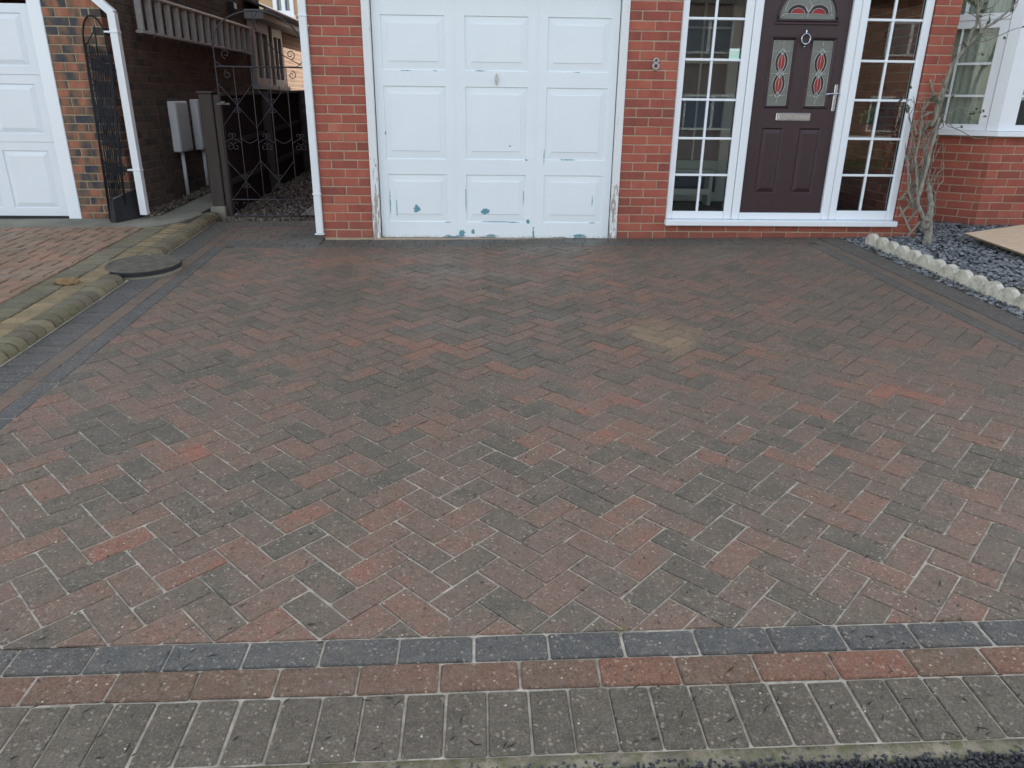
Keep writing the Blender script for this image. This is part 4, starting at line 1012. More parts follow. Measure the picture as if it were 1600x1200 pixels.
for z in (1.265, 1.545):
    b = MB(); bay_prism(b, .16, .74, -.038, -.012, z-.010, z+.010); b.build('glazing_bar', M_UPVC, wo1)
g = MB(); bay_prism(g, .10, .80, -.030, -.026, 1.966, 2.42); g.build('pane', M_GLASS, wo1)
b = MB(); bay_prism(b, .44, .47, -.040, -.014, 1.966, 2.42); b.build('glazing_bar', M_UPVC, wo1)
g = MB(); g.box((BC.x+.165, BC.y+.020, zb+.055), (BC.x+2.8, BC.y+.024, 1.86)); wo2 = g.build('window', M_GLASS, house)
for z in (1.265, 1.545):
    b = MB(); b.box((BC.x+.165, BC.y+.008, z-.010), (BC.x+2.8, BC.y+.034, z+.010)); b.build('glazing_bar', M_UPVC, wo2)
for x in (.45, .75): 
    b = MB(); b.box((BC.x+x, BC.y+.006, zb+.055), (BC.x+x+.02, BC.y+.036, 1.86)); b.build('glazing_bar', M_UPVC, wo2)
# room behind the bay
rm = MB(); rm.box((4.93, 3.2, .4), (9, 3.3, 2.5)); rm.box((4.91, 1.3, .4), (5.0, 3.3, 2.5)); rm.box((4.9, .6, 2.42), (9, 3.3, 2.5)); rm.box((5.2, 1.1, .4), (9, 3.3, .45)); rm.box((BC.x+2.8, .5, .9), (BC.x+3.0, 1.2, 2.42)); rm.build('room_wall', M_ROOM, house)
cu = MB(); n_ = 46; vs = []; fs = []
for k in range(n_+1):
    u = .12+.66*k/n_; q = bayp(u, -.10-.014*sin(k*1.35)-.006*sin(k*3.1)); vs += [(q[0], q[1], .97), (q[0], q[1], 2.40)]
for k in range(n_): fs.append((2*k, 2*k+2, 2*k+3, 2*k+1))
cu.add(vs, fs, 0, True); cuo = cu.build('net_curtain', M_NET, None, fix=False, label='pale net curtain hanging inside the canted side of the bay window', cat='curtain')
cu = MB(); vs = []; fs = []
for k in range(41):
    x = BC.x+.62+.5*k/40; y = BC.y+.14+.02*sin(k*1.1); vs += [(x, y, .97), (x, y, 2.40)]
for k in range(40): fs.append((2*k, 2*k+2, 2*k+3, 2*k+1))
cu.add(vs, fs, 0, True); cu.build('curtain', M_CREAM, None, fix=False, label='cream curtain hanging inside the front pane of the bay window', cat='curtain')
cu = MB(); vs = []; fs = []
for k in range(61):
    x = BC.x+.14+1.0*k/60; y = BC.y+.10+.01*sin(k*.9); vs += [(x, y, 1.235), (x, y, 2.40)]
for k in range(60): fs.append((2*k, 2*k+2, 2*k+3, 2*k+1))
cu.add(vs, fs, 0, True); cu.build('net_curtain', M_NET, None, fix=False, label='short net curtain across the upper panes of the front bay window', cat='curtain')
q = bayp(.60, -.06); lm = MB(); lm.tube([(q[0], q[1], 1.30), (q[0], q[1], 1.50)], [.050, .030], 16); lm.tube([(q[0], q[1], .958), (q[0], q[1], 1.31)], .008, 8); lm.tube([(q[0], q[1], .957), (q[0], q[1], .97)], .05, 14)
lm.build('table_lamp', M_CREAM, None, label='small cream shaded lamp on the bay window ledge', cat='lamp')

# ------------------------------------------------------------------ climber and trellis on the right pier
def P1(x, y): return (x/5.457+1360, y/5.457+180)
def P2(x, y): return (x/5.455+1400, y/5.455)
trl = thing('trellis', 'broken grey diamond trellis leaning on the brick pier behind the climber', 'trellis', (4.8, -.05, gz(4.8, 0)))
for n_, (a, b2) in enumerate([(P1(245, 860), P1(385, 700)), (P1(310, 912), P1(430, 775)), (P1(310, 1040), P1(425, 903)), (P1(258, 715), P1(385, 555)), (P1(245, 775), P1(345, 1000)), (P1(430, 232), P1(565, 85)), (P1(380, 170), P1(505, 75)), (P1(335, 470), P1(395, 395)), (P1(330, 330), P1(460, 240)), (P1(360, 640), P1(470, 470)), (P2(215, 955), P2(340, 800)), (P2(290, 680), P2(330, 850)), (P1(440, 500), P1(500, 380))]):
    yv = -.022 if n_ % 2 else -.030
    p0, p1 = atY(*a, yv), atY(*b2, yv); dd = (p1-p0).normalized(); pp = Vector((-dd.z, 0, dd.x))*.0085
    s_ = MB(); s_.add([p0-pp, p1-pp, p1+pp, p0+pp]+[v+Vector((0, -.008, 0)) for v in (p0-pp, p1-pp, p1+pp, p0+pp)], [(0, 1, 2, 3), (4, 7, 6, 5), (0, 4, 5, 1), (1, 5, 6, 2), (2, 6, 7, 3), (3, 7, 4, 0)]); s_.build('slat', M_TRELLIS, trl)
vine = thing('climber', 'bare gnarled climbing shrub with twisted stems on the brick pier', 'climbing plant', tuple(atG(1445, 384, 0)))
base = atG(1446, 383, 0)
def smooth_path(pts, sub=4):
    pts = [Vector(p) for p in pts]; out = []
    for i in range(len(pts)-1):
        p0, p1, p2, p3 = pts[max(i-1, 0)], pts[i], pts[i+1], pts[min(i+2, len(pts)-1)]
        for k in range(sub):
            t = k/sub; out.append(.5*((2*p1)+(p2-p0)*t+(2*p0-5*p1+4*p2-p3)*t*t+(3*p1-p0-3*p2+p3)*t*t*t))
    out.append(pts[-1]); return out
def stem(name, pix, ys, rs, conv, wob=.004, n=8):
    pts = [atY(*conv(*p), ys[0]+(ys[1]-ys[0])*(i/(len(pix)-1))) for i, p in enumerate(pix)]
    pp = smooth_path(pts, 5); m = len(pp); rr = []
    for i, p in enumerate(pp):
        t = i/(m-1); r = rs[0]+(rs[1]-rs[0])*t; r *= (.72 if name == 'stem' else .86)*(1+.30*mnoise.noise(p*26)); rr.append(max(r, .0012)); p += Vector((mnoise.noise(p*14), mnoise.noise(p*14+Vector((5, 0, 0))), 0))*wob
    mb = MB(); mb.tube(pp, rr, n); return mb.build(name, M_BARK, vine)
stem('trunk', [(478, 1112), (488, 1060), (495, 980), (498, 900), (512, 780), (500, 640), (478, 555)], (base.y, -.10), (.046, .022), P1, .006, 12)
stem('stump', [(470, 960), (475, 900), (492, 880)], (-.30, -.33), (.040, .036), P1, .003, 10)
stem('stem', [(480, 930), (430, 820), (402, 745), (412, 690), (430, 640), (455, 540), (490, 400), (512, 300), (545, 200), (560, 120), (590, 20)], (-.30, -.10), (.024, .016), P1)
stem('stem', [(385, 790), (332, 660), (322, 520), (322, 380), (342, 280), (355, 180), (350, 60)], (-.14, -.06), (.017, .010), P1)
stem('stem', [(410, 800), (400, 600), (395, 500), (385, 380), (402, 280), (422, 170), (430, 60)], (-.18, -.08), (.018, .012), P1)
stem('stem', [(405, 740), (345, 770), (300, 700), (258, 722)], (-.14, -.09), (.012, .006), P1)
stem('stem', [(400, 600), (440, 470), (480, 380), (470, 280), (530, 190), (600, 60)], (-.12, -.08), (.014, .012), P1)
stem('stem', [(330, 1080), (350, 960), (380, 860), (410, 760), (460, 600), (520, 500), (600, 400), (680, 320), (740, 250), (860, 180), (1000, 50), (1080, -60)], (-.07, -.22), (.030, .008), P2)
stem('stem', [(300, 1080), (340, 1000), (350, 900), (380, 800), (450, 640), (500, 520), (560, 450)], (-.10, -.12), (.022, .016), P2)
stem('stem', [(600, 390), (640, 300), (690, 200), (700, 100), (690, -10), (640, -80)], (-.16, -.2), (.018, .014), P2)
stem('stem', [(720, 290), (715, 200), (705, 100), (760, 0)], (-.2, -.2), (.014, .010), P2)
stem('stem', [(345, 1000), (380, 900), (330, 840), (290, 690)], (-.05, -.06), (.022, .008), P2)
stem('stem', [(160, 1060), (220, 1000), (300, 960), (350, 1000)], (-.07, -.08), (.014, .012), P2)
stem('stem', [(200, 1170), (260, 1090), (330, 1010)], (-.06, -.08), (.012, .014), P2)
stem('stem', [(150, 1200), (130, 1090), (200, 1060), (300, 1040)], (-.06, -.08), (.006, .010), P2)
tw = [[(380, 990), (450, 960), (545, 912), (600, 940), (680, 955), (755, 955)], [(400, 1010), (430, 1060), (480, 1090), (555, 1085)], [(440, 1015), (480, 1080), (560, 1120), (680, 1180), (780, 1170)], [(650, 370), (760, 350), (900, 295), (1000, 250), (1100, 230)], [(640, 330), (660, 430), (700, 470), (735, 460)], [(600, 400), (640, 440), (730, 460)],
      [(100, 860), (130, 850), (165, 895)], [(740, 250), (800, 180), (790, 130)], [(690, 200), (640, 260), (610, 350)], [(800, 215), (900, 130), (960, 100)], [(545, 912), (620, 1010), (700, 1030)], [(700, 100), (820, 60), (900, -20)], [(700, 60), (620, 20), (580, -30)], [(860, 180), (980, 120), (1040, 20)], [(330, 850), (260, 830), (200, 850)], [(95, 850), (90, 900), (110, 960)], [(690, 50), (740, 30), (840, -30)]]
for t_ in tw: stem('twig', t_, (-.12, -.2), (.0055, .0024), P2, .003, 6)
rv = random.Random(21)
for k in range(40):                        # tangle of thin old shoots round the main stems
    x = rv.uniform(330, 560); y = rv.uniform(60, 900); pts_ = [(x, y)]
    dx_ = rv.uniform(-14, 26)
    for q_ in range(rv.randint(4, 7)): x += dx_+rv.uniform(-24, 24); y -= rv.uniform(25, 75); pts_.append((min(max(x, 300), 620), y))
    stem('twig', pts_, (-.06-.1*rv.random(), -.05-.12*rv.random()), (.0065, .003), P1, .006, 6)
for k in range(22):
    x, y = rv.choice([(600, 400), (700, 300), (520, 500), (690, 150), (420, 760), (350, 950), (690, 40), (800, 200)]); pts_ = [(x, y)]; a_ = rv.uniform(-2.6, .6)
    for q_ in range(4): a_ += rv.uniform(-.5, .5); x += 38*cos(a_); y += 38*sin(a_); pts_.append((x, y))
    stem('twig', pts_, (-.12, -.2), (.0042, .0018), P2, .004, 5)
lf = MB(); rg = random.Random(9)
for (x, y, s_) in [(780, 195, 1.2), (800, 190, 1), (925, 320, 1.1), (735, 462, 1), (750, 945, .9), (757, 993, .9), (100, 930, 1.7), (92, 955, 1.4), (120, 752, 1.2), (96, 905, 1), (690, 925, 1), (665, 962, 1.3), (630, 1012, 1), (560, 1082, .9), (480, 822, 1.4), (330, 840, 2.2), (310, 860, 2), (345, 870, 2), (600, 390, 1.8), (570, 370, 1.2), (1080, 235, .8), (40, 855, 1.2), (715, 960, .9), (640, 970, 1), (690, 60, 1.5), (730, 90, 1.5), (660, 30, 1.6), (700, 20, 1.6), (620, 10, 1.6), (760, 30, 1.4), (720, 150, 1.2)]:
    for k in range(2):
        c_ = atY(*P2(x+rg.uniform(-8, 8), y+rg.uniform(-8, 8)), -.16); a = rg.uniform(0, 6.28); d1 = Vector((cos(a), rg.uniform(-.4, .4), sin(a)))*.014*s_; d2 = Vector((-sin(a), rg.uniform(-.4, .4), cos(a)))*.009*s_; u_ = Vector((0, -.003, .002))
        lf.add([c_-d1, c_+d2+u_, c_+d1, c_-d2+u_, c_-u_], [(0, 1, 4), (1, 2, 4), (2, 3, 4), (3, 0, 4)])
lf.build('leaf', M_LEAF, vine, fix=False, kind='stuff')

# ------------------------------------------------------------------ scalloped edging
def scallop_unit(parent, pts, n=4):
    """row of rounded tops; pts start and end (x,y) of the unit"""
    (xa, ya), (xb, yb) = pts; dx, dy = xb-xa, yb-ya; L = math.hypot(dx, dy); ux, uy = dx/L, dy/L; nx, ny = -uy, ux   # nx,ny away from drive? fixed below
    mb = MB(); th = .050; prof = [(0, -.06)]; r = L/n/2
    for k in range(n):
        for a in range(9):
            t = pi-pi*a/8; prof.append((k*2*r+r+r*cos(t)*.99, .034+.068*sin(t)))
    prof += [(L, -.06)]
    m = len(prof); v = []; f_ = []
    lay_ = [(0, -.006), (.006, 0), (th-.006, 0), (th, -.006)]
    for (o_, dz) in lay_:
        for (s_, z) in prof:
            x = xa+ux*s_+nx*o_; y = ya+uy*s_+ny*o_; v.append((x, y, gz(x, y)+z+(dz if z > 0 else 0)))
    for q in range(3):
        for k in range(m-1): f_.append((q*m+k, q*m+k+1, (q+1)*m+k+1, (q+1)*m+k))
    for q in (0, 3): 
        for k in range(1, m-2): pass
    # front and back faces as strips down to the base
    b0 = len(v)
    for q, (o_, dz) in ((0, lay_[0]), (3, lay_[3])):
        for (s_, z) in prof:
            x = xa+ux*s_+nx*o_; y = ya+uy*s_+ny*o_; v.append((x, y, gz(x, y)-.06))
        o2 = b0 if q == 0 else b0+m
        for k in range(m-1): f_.append((q*m+k, q*m+k+1, o2+k+1, o2+k))
    mb.add(v, f_); return mb
EX = lambda y: 4.305-.052*(y+.28)*1.0
yy = -.27; k = 0
PITCH = .155
labs = ['nearest the house wall', 'second from the house wall', 'third from the house wall', 'fourth from the house wall', 'at the right edge of view', 'beyond the right edge of view']
while yy > -3.7:
    y1_ = yy-4*PITCH+.003; e = thing('scalloped_edging', 'pale scalloped concrete edging stone '+labs[min(k, 5)], 'edging stone', (EX(yy), yy, gz(EX(yy), yy)), 'scalloped edging stones between drive and slate bed')
    if k == 5: pass
    scallop_unit(e, ((EX(yy), yy), (EX(y1_), y1_))).build('edging_stone', M_CONC, e); yy -= 4*PITCH; k += 1
# odd lump of mortar by the corner
# plywood sheet lying on the slate
a, b2, c_ = atG(1508, 364, .09), atG(1600, 396, .06), atG(1600, 351, .12)
d1 = (b2-a).normalized(); d2 = (c_-a).normalized()
pw = MB(); q0 = a; q1 = a+d1*1.6; q2 = a+d1*1.6+d2*1.2; q3 = a+d2*1.2
ply = thing('plywood_sheet', 'pale plywood sheet lying on the slate bed at the right edge', 'board', tuple(a))
for nm, z0, z1, m in (('sheet', -.004, 0, M_PLY), ('edge', -.018, -.0042, M_PLYE)):
    pw = MB(); pw.add([q+Vector((0, 0, z0)) for q in (q0, q1, q2, q3)]+[q+Vector((0, 0, z1)) for q in (q0, q1, q2, q3)], [(0, 3, 2, 1), (4, 5, 6, 7), (0, 1, 5, 4), (1, 2, 6, 5), (2, 3, 7, 6), (3, 0, 4, 7)]); pw.build(nm, m, ply)
sp = MB(); sp.box((a.x+.5, a.y-.05, gz(a.x, a.y)-.0), (a.x+1.2, a.y+.1, a.z-.05)); sp.build('batten', M_PLYE, ply)

# ------------------------------------------------------------------ neighbouring house
nh = thing('neighbour_house', 'neighbouring house of mottled brown and blue brick with white garage door', 'house', (-3, NY, gz(-3, NY)))
zN = gz(-2.8, NY)+NH-.02
PJ = atY(128, 342, NY); PX0 = PJ.x
W2 = Wall(295)
pw_ = SX-PX0
W2.run(Vector((PX0+.005, NY, zN)), 0, 0, pw_-.005, 0, 34, M_NBRICK, phase=0, ends=(0, .1125))
sideL = 5.2
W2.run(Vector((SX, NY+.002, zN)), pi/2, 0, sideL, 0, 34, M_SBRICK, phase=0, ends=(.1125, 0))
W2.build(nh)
mb = MB(); mb.box((PX0+.004, NY+.005, -.2), (SX-.006, NY+.25, zN+2.56)); mb.build('mortar', M_NMORT, nh)
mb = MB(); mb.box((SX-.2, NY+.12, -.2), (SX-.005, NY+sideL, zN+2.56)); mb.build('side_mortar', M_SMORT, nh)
mb = MB(); mb.box((-9, NY, zN+2.565), (SX-.002, NY+.25, 5.2)); mb.box((SX-.2, NY+.25, zN+2.565), (SX-.001, NY+sideL, 5.2)); mb.box((-9, NY+.25, -.2), (-8.8, 5.7, 5.2)); mb.box((-8.8, 5.7, -.2), (SX-.21, 5.9, 5.2)); mb.box((-9, NY, -.2), (PX0-2.7, NY+.25, zN+2.565)); mb.build('wall', M_UPPER, nh)
mb = MB(); mb.add([(-9.3, .3, 5.1), (SX+.25, .3, 5.1), (SX+.25, 3.2, 6.8), (-9.3, 3.2, 6.8), (SX+.25, 6.2, 5.1), (-9.3, 6.2, 5.1)], [(0, 1, 2, 3), (3, 2, 4, 5), (0, 3, 5), (1, 2, 4)]); mb.build('roof', M_ROOF, nh, fix=False)
# sectional garage door
Yn = NY+.05
fo = MB(); xj = PX0; xi = atY(113, 341, Yn).x
fo.box((xi, NY-.006, zN-.02), (xj+.003, NY+.10, 2.35), .005); nfr = fo.build('garage_frame', M_UPVC, nh)
ndx1 = xi-.002; ndx0 = ndx1-2.6
z_a = atY(0, 337, Yn).z; s1 = atY(90, 222.5, Yn).z; s2_ = atY(50, 117, Yn).z; hS = s2_-s1
ndr = MB(); bounds = [z_a, s1, s2_, s2_+hS]; 
ngd = MB(); ngd.box((ndx0, Yn+.012, bounds[0]), (ndx1, Yn+.04, bounds[3])); ngdo = ngd.build('garage_door', M_NDOOR, nh)
for i in range(3):
    p = MB(); z0, z1 = bounds[i]+.002, bounds[i+1]-.002; pz0, pz1 = z0+.075, z1-.075
    hh = []
    for k in range(4):
        x1 = ndx1-.10-k*.54; x0 = x1-.43; hh.append((x0, pz0, x1, pz1))
    grid_face(p, ndx0, ndx1-.004, z0, z1, hh, Yn)
    p.add([(ndx0, Yn, z0), (ndx1-.004, Yn, z0), (ndx1-.004, Yn+.012, z0), (ndx0, Yn+.012, z0)], [(0, 1, 2, 3)]); p.add([(ndx0, Yn, z1), (ndx1-.004, Yn, z1), (ndx1-.004, Yn+.012, z1), (ndx0, Yn+.012, z1)], [(0, 1, 2, 3)])
    p.add([(ndx1-.004, Yn, z0), (ndx1-.004, Yn, z1), (ndx1-.004, Yn+.012, z1), (ndx1-.004, Yn+.012, z0)], [(0, 1, 2, 3)])
    sec = p.build('door_section', M_NDOOR, ngdo, fix=False) if False else p.build('door_section', M_NDOOR, ngdo, fix=False)
    pp = MB()
    for (x0, a0, x1, a1) in hh:
        pp.quadframe((x0, a0, x1, a1), (x0+.006, a0+.006, x1-.006, a1-.006), Yn, Yn+.010)
        pp.quadframe((x0+.006, a0+.006, x1-.006, a1-.006), (x0+.055, a0+.05, x1-.055, a1-.05), Yn+.010, Yn-.001)
        pp.add([(x0+.055, Yn-.001, a0+.05), (x1-.055, Yn-.001, a0+.05), (x1-.055, Yn-.001, a1-.05), (x0+.055, Yn-.001, a1-.05)], [(0, 1, 2, 3)])
    pp.build('pressed_panel', M_NDOOR, ngdo, fix=False)
g = MB(); g.box((ndx0, Yn+.005, bounds[0]-.03), (ndx1, Yn+.04, bounds[0]-.002)); g.build('door_seal', M_SEAL, ngdo)
# neighbour's downpipe round the corner of the pier
dq0 = atG(225, 337, NH); px_, py_ = SX+.045, NY-.01
def rect_pipe(mb, pts, w, dpt):
    # square section pipe through points
    for a, b2 in zip(pts[:-1], pts[1:]):
        a, b2 = Vector(a), Vector(b2); dd = (b2-a).normalized(); sx_ = Vector((1, 0, 0)) if abs(dd.x) < .5 else dd.cross(Vector((0, 1, 0))).normalized()
        sy_ = dd.cross(sx_).normalized()
        v = [p + sx_*i*w/2 + sy_*j*dpt/2 for p in (a-dd*.012, b2+dd*.012) for i, j in ((-1, -1), (1, -1), (1, 1), (-1, 1))]
        mb.add(v, [(0, 3, 2, 1), (4, 5, 6, 7), (0, 1, 5, 4), (1, 2, 6, 5), (2, 3, 7, 6), (3, 0, 4, 7)])
pb = atY(225, 333, NY-.02); pt = atY(177, 22, NY-.02); pu = atY(150, -8, NY-.02)
pbx = (pb.x+pt.x)/2
mb = MB(); rect_pipe(mb, [(pbx, NY-.02, pb.z), (pbx, NY-.02, pt.z)], .066, .066); dp2 = mb.build('downpipe', M_PIPE, nh)
mb = MB(); rect_pipe(mb, [(pbx, NY-.02, pt.z+.012), (pbx-.40, NY-.025, pt.z+.38), (pbx-.40, NY-.025, 5)], .064, .064); mb.build('pipe_bend', M_PIPE, dp2)
for (px, py) in ((182, 50), (213, 266)):
    q = atY(px, py, NY-.05); b = MB(); b.box((pbx-.085, NY-.058, q.z-.007), (pbx+.038, NY+.018, q.z+.009), .002); b.build('pipe_bracket', M_PIPE, dp2)
# meter boxes and their pipes
for (pa, pt_, pb_, pf, lab) in (((261, 158), (272, 240), (298, 234), (291, 308), 'nearer'), ((296, 155), (306.5, 236), (321.5, 232), (325, 298), 'farther')):
    X1 = SX+.085; ya = atX(pa[0], pa[1], SX).y; y1_ = atX(pt_[0], 200, X1).y; y2_ = atX(pb_[0], 200, X1).y; z0 = atX(pt_[0], pt_[1], X1).z; z1 = atX(pa[0], pa[1], SX).z
    yb_ = max(y1_, ya-.02); y2_ = max(y2_, yb_+.28)
    b = MB(); b.box((SX-.0, yb_, z0), (X1, y2_, z1), .008); bo = b.build('meter_box', M_MBOX, nh)
    b = MB(); b.box((X1+.0005, yb_+.02, z0+.02), (X1+.006, y2_-.02, z1-.02), .003); b.build('box_door', flat('shaded_box_door', (.56, .59, .61), .5, .06, 8), bo)  # lit box face whitened, shaded door face greyed: light and shade in the colours
    gzv = gz(SX, yb_)+NH; yc_ = yb_+.12; b = MB(); b.tube([(SX+.045, yc_, gzv-.01), (SX+.045, yc_, z0)], .020, 12); b.build('service_pipe', M_PIPE, bo)
# flat roofed rear part: eaves, windows, downpipe
e0 = atX(383, 5, SX); e1 = atX(383, 30, SX); 
rw = MB(); RW = SX-.0
yE = NY+sideL
rw.box((SX-.21, yE+.002, -.2), (SX-.0, 12, 2.33)); rwall = rw.build('rear_wall', brickwall('brown_side_brickwork', (.14, .088, .065), (.19, .115, .078), (.26, .21, .16), True), nh)
def side_slab(mb, X, pxa, pxb, z0, z1, dep, Yoff=0):
    ya = atX(pxa, 100, X).y; yb = atX(pxb, 100, X).y; mb.box((X-dep, ya, z0), (X, yb, z1), .006)
ev = MB(); ye = atX(384, 20, SX+.02).y; EZ = atX(384, 30, SX).z; ev.box((SX-.1, ye-.02, EZ), (SX+.27, 13, EZ+.13), .01); evo = ev.build('eave', M_SOFFIT, nh)
ev = MB(); ev.tube([(SX+.31, ye, EZ+.12), (SX+.31, 13, EZ+.12)], .04, 12); ev.build('gutter', flat('grey_gutter', (.25, .26, .27), .5, .1, 6), evo)
ev = MB(); ev.add([(SX+.30, ye, EZ+.165), (SX+.30, 13, EZ+.165), (SX-2.5, 13, EZ+1.3), (SX-2.5, ye, EZ+1.3), (SX+.30, ye, EZ+.135), (SX+.30, 13, EZ+.135), (SX-2.5, 13, EZ+1.2), (SX-2.5, ye, EZ+1.2)], [(0, 1, 2, 3), (4, 7, 6, 5), (0, 4, 5, 1), (3, 7, 4, 0)]); ev.build('rear_roof', M_ROOF, nh)
for (a_, b_) in ((400, 424), (429, 444)):
    X1 = SX+.07; ya = atX(a_, 100, X1).y; yb = atX(b_, 100, X1).y; f_ = MB(); zb_, zt_ = 1.36, 2.28
    f_.box((SX-.02, ya, zb_), (X1, ya+.09, zt_), .005); f_.box((SX-.02, yb-.09, zb_), (X1, yb, zt_), .005); f_.box((SX-.02, ya+.09, zb_), (X1, yb-.09, zb_+.09), .005); f_.box((SX-.02, ya+.09, zt_-.2), (X1, yb-.09, zt_), .005); f_.box((SX-.02, (ya+yb)/2-.03, zb_+.09), (X1, (ya+yb)/2+.03, zt_-.2), .005); f_.box((SX, ya-.05, zb_-.07), (X1+.06, yb+.05, zb_-.002), .004)
    wf = f_.build('window', M_SOFFIT, nh); g = MB(); g.box((SX+.02, ya+.09, zb_+.09), (SX+.03, yb-.09, zt_-.2)); g.build('pane', flat('greenish_glass', (.045, .075, .075), .12, .15, 5, .8), wf)
# small security light on the side wall
q = atX(359, 11, SX); b = MB(); b.box((SX-.005, q.y-.07, q.z-.06), (SX+.07, q.y+.07, q.z+.06), .01); bo = b.build('security_light', M_BLACKP, nh); b = MB(); b.box((SX+.071, q.y-.05, q.z-.02), (SX+.08, q.y+.05, q.z+.045), .003); b.build('lens', M_MBOX, bo)

# ladder hung on the side wall
X1 = SX+.11
lz0 = atX(222, 50, X1).z; lz1 = atX(300, 17, X1).z; ya = atX(216, 40, X1).y; yb = atX(390, 60, X1).y
lad = thing('ladder', 'long grey wooden ladder hung sideways on the brown brick side wall', 'ladder', (X1, ya, lz0))
for z in (lz0, lz1):
    b = MB(); b.box((X1-.035, ya-.0, z-.014), (X1+.035, yb, z+.014), .004); b.build('rail', M_STRIP if z == lz0 else M_ALU, lad)
n_ = 16
for k in range(n_):
    y = ya+.06+(yb-ya-.12)*k/(n_-1); b = MB(); b.box((X1-.03, y-.022, lz0+.0145), (X1+.028, y+.022, lz1-.0145), .006); b.build('rung', M_STRIP, lad)
b = MB(); 
for y in (ya+.25, yb-.5):
    b.tube([(SX, y, lz0-.02), (X1+.05, y, lz0-.024), (X1+.06, y, lz0+.02)], .006, 8)
b.build('hook', M_OLDIRON, lad)

# ------------------------------------------------------------------ fence and gate post
def post_box(mb, pxl, pxr, Y, depth, zt, zb=-.05):
    a = atY(pxl, 230, Y).x; b2 = atY(pxr, 230, Y).x; mb.box((a, Y, zb), (b2, Y+depth, zt), .006); return a, b2
gp = thing('gate_post', 'stout brown timber gate post with flat cap and concrete foot', 'post', (-1.8, 1.15, gz(-1.8, 1.15)))
zt = atY(320, 146, 1.1).z
mb = MB(); pa_, pb2 = post_box(mb, 320, 340, 1.10, .14, zt); mb.build('post', M_TIMBER, gp)
mb = MB(); mb.box((pa_-.015, 1.085, zt), (pb2+.015, 1.255, zt+.022), .005); mb.build('cap', M_TIMBER, gp)
mb = MB(); z_ = gz(-1.8, 1.1); mb.box((pa_-.02, 1.075, z_-.1), (pb2+.01, 1.25, z_+.11), .01); mb.build('foot', M_SLABC, gp)
mb = MB(); mb.box((pb2+.003, 1.12, -.05), (pb2+.06, 1.22, zt-.01), .005); mb.build('side_batten', M_TIMBER, gp)
fx = pb2+.0
fence = thing('fence', 'dark close boarded fence running back beside the passage behind the gate', 'fence', (fx, 1.3, gz(fx, 1.3)))
FT = lambda y: 1.215+.018*(y-1.3)
y = 1.27
while y < 9.5:
    b = MB(); y2 = y+.095; g0 = gz(fx, y); b.add([(fx, y, -.05), (fx+.012, y, -.05), (fx+.012, y2, -.05), (fx, y2, -.05), (fx, y, FT(y)-.03), (fx+.012, y, FT(y)-.03), (fx+.012, y2, FT(y2)-.03), (fx, y2, FT(y2)-.03)], [(0, 3, 2, 1), (4, 5, 6, 7), (0, 1, 5, 4), (1, 2, 6, 5), (2, 3, 7, 6), (3, 0, 4, 7)]); b.build('board', M_BOARDS, fence, fix=False); y += .1
for k, (hz, m) in enumerate(((1.19, M_TIMBER), (.68, M_RAIL), (.30, M_RAIL))):
    b = MB(); ya_, yb_ = 1.27, 9.4; h0 = FT(ya_)-.03 if k == 0 else hz+gz(fx, ya_); h1 = FT(yb_)-.03 if k == 0 else hz+gz(fx, yb_)
    wv = .03 if k == 0 else .045
    b.add([(fx-.01 if k == 0 else fx+.0125, ya_, h0), (fx+.05, ya_, h0), (fx+.05, yb_, h1), (fx-.01 if k == 0 else fx+.0125, yb_, h1), (fx-.01 if k == 0 else fx+.0125, ya_, h0+wv), (fx+.045, ya_, h0+wv), (fx+.045, yb_, h1+wv), (fx-.01 if k == 0 else fx+.0125, yb_, h1+wv)], [(0, 3, 2, 1), (4, 5, 6, 7), (0, 1, 5, 4), (1, 2, 6, 5), (2, 3, 7, 6), (3, 0, 4, 7)]); b.build('rail', m, fence)
b = MB(); b.box((fx+.0125, 1.27, -.1), (fx+.03, 9.4, gz(fx, 1.3)+.20), .004); b.build('gravel_board', M_BOARDS, fence)
for y in (2.75, 4.6, 6.4):
    b = MB(); b.box((fx+.013, y, -.05), (fx+.11, y+.10, FT(y)-.01), .006); b.build('post', M_RAIL, fence)

# ------------------------------------------------------------------ iron gate
GYy = 1.0
M_GIRON = flat('dull_gate_iron', (.050, .050, .058), .7, .3, 40, .25)
gate = thing('iron_gate', 'tall arched black wrought iron gate with scrolls closing the side passage', 'gate', (-1.2, GYy, gz(-1.2, GYy)))
cols = [atY(x, 230, GYy).x for x in (352.5, 378, 403, 431, 457, 483)]
c0, c5 = atY(352, 230, GYy).x, atY(484, 230, GYy).x; cols = [c0+(c5-c0)*k/5 for k in range(6)]
z_bot = gz(-1.2, GYy)+.03; z_bar = atY(400, 104.5, GYy).z; z_apex = atY(410, 17, GYy).z
def gbar(p, q, r=.0052, nm='bar'): b = MB(); b.tube([p, q], r, 6); b.build(nm, M_GIRON, gate)
for i, x in enumerate(cols): gbar((x, GYy, z_bot), (x, GYy, z_bar if i not in (0, 5) else z_bar+.18), .0065 if i in (0, 5) else .0050)
gbar((c0, GYy, z_bar), (c5, GYy, z_bar), .007, 'rail'); gbar((c0, GYy, z_bot), (c5, GYy, z_bot), .008, 'rail'); gbar((c0, GYy, z_bot+.16), (c5, GYy, z_bot+.16), .006, 'rail')
hw = (c5-c0)/2; hc = (c0+c5)/2; za = z_bar+.18
b = MB(); b.tube([(hc+hw*cos(pi-pi*k/30), GYy, za+(z_apex-za)*sin(pi*k/30)) for k in range(31)], .008, 6); b.build('arch', M_GIRON, gate)
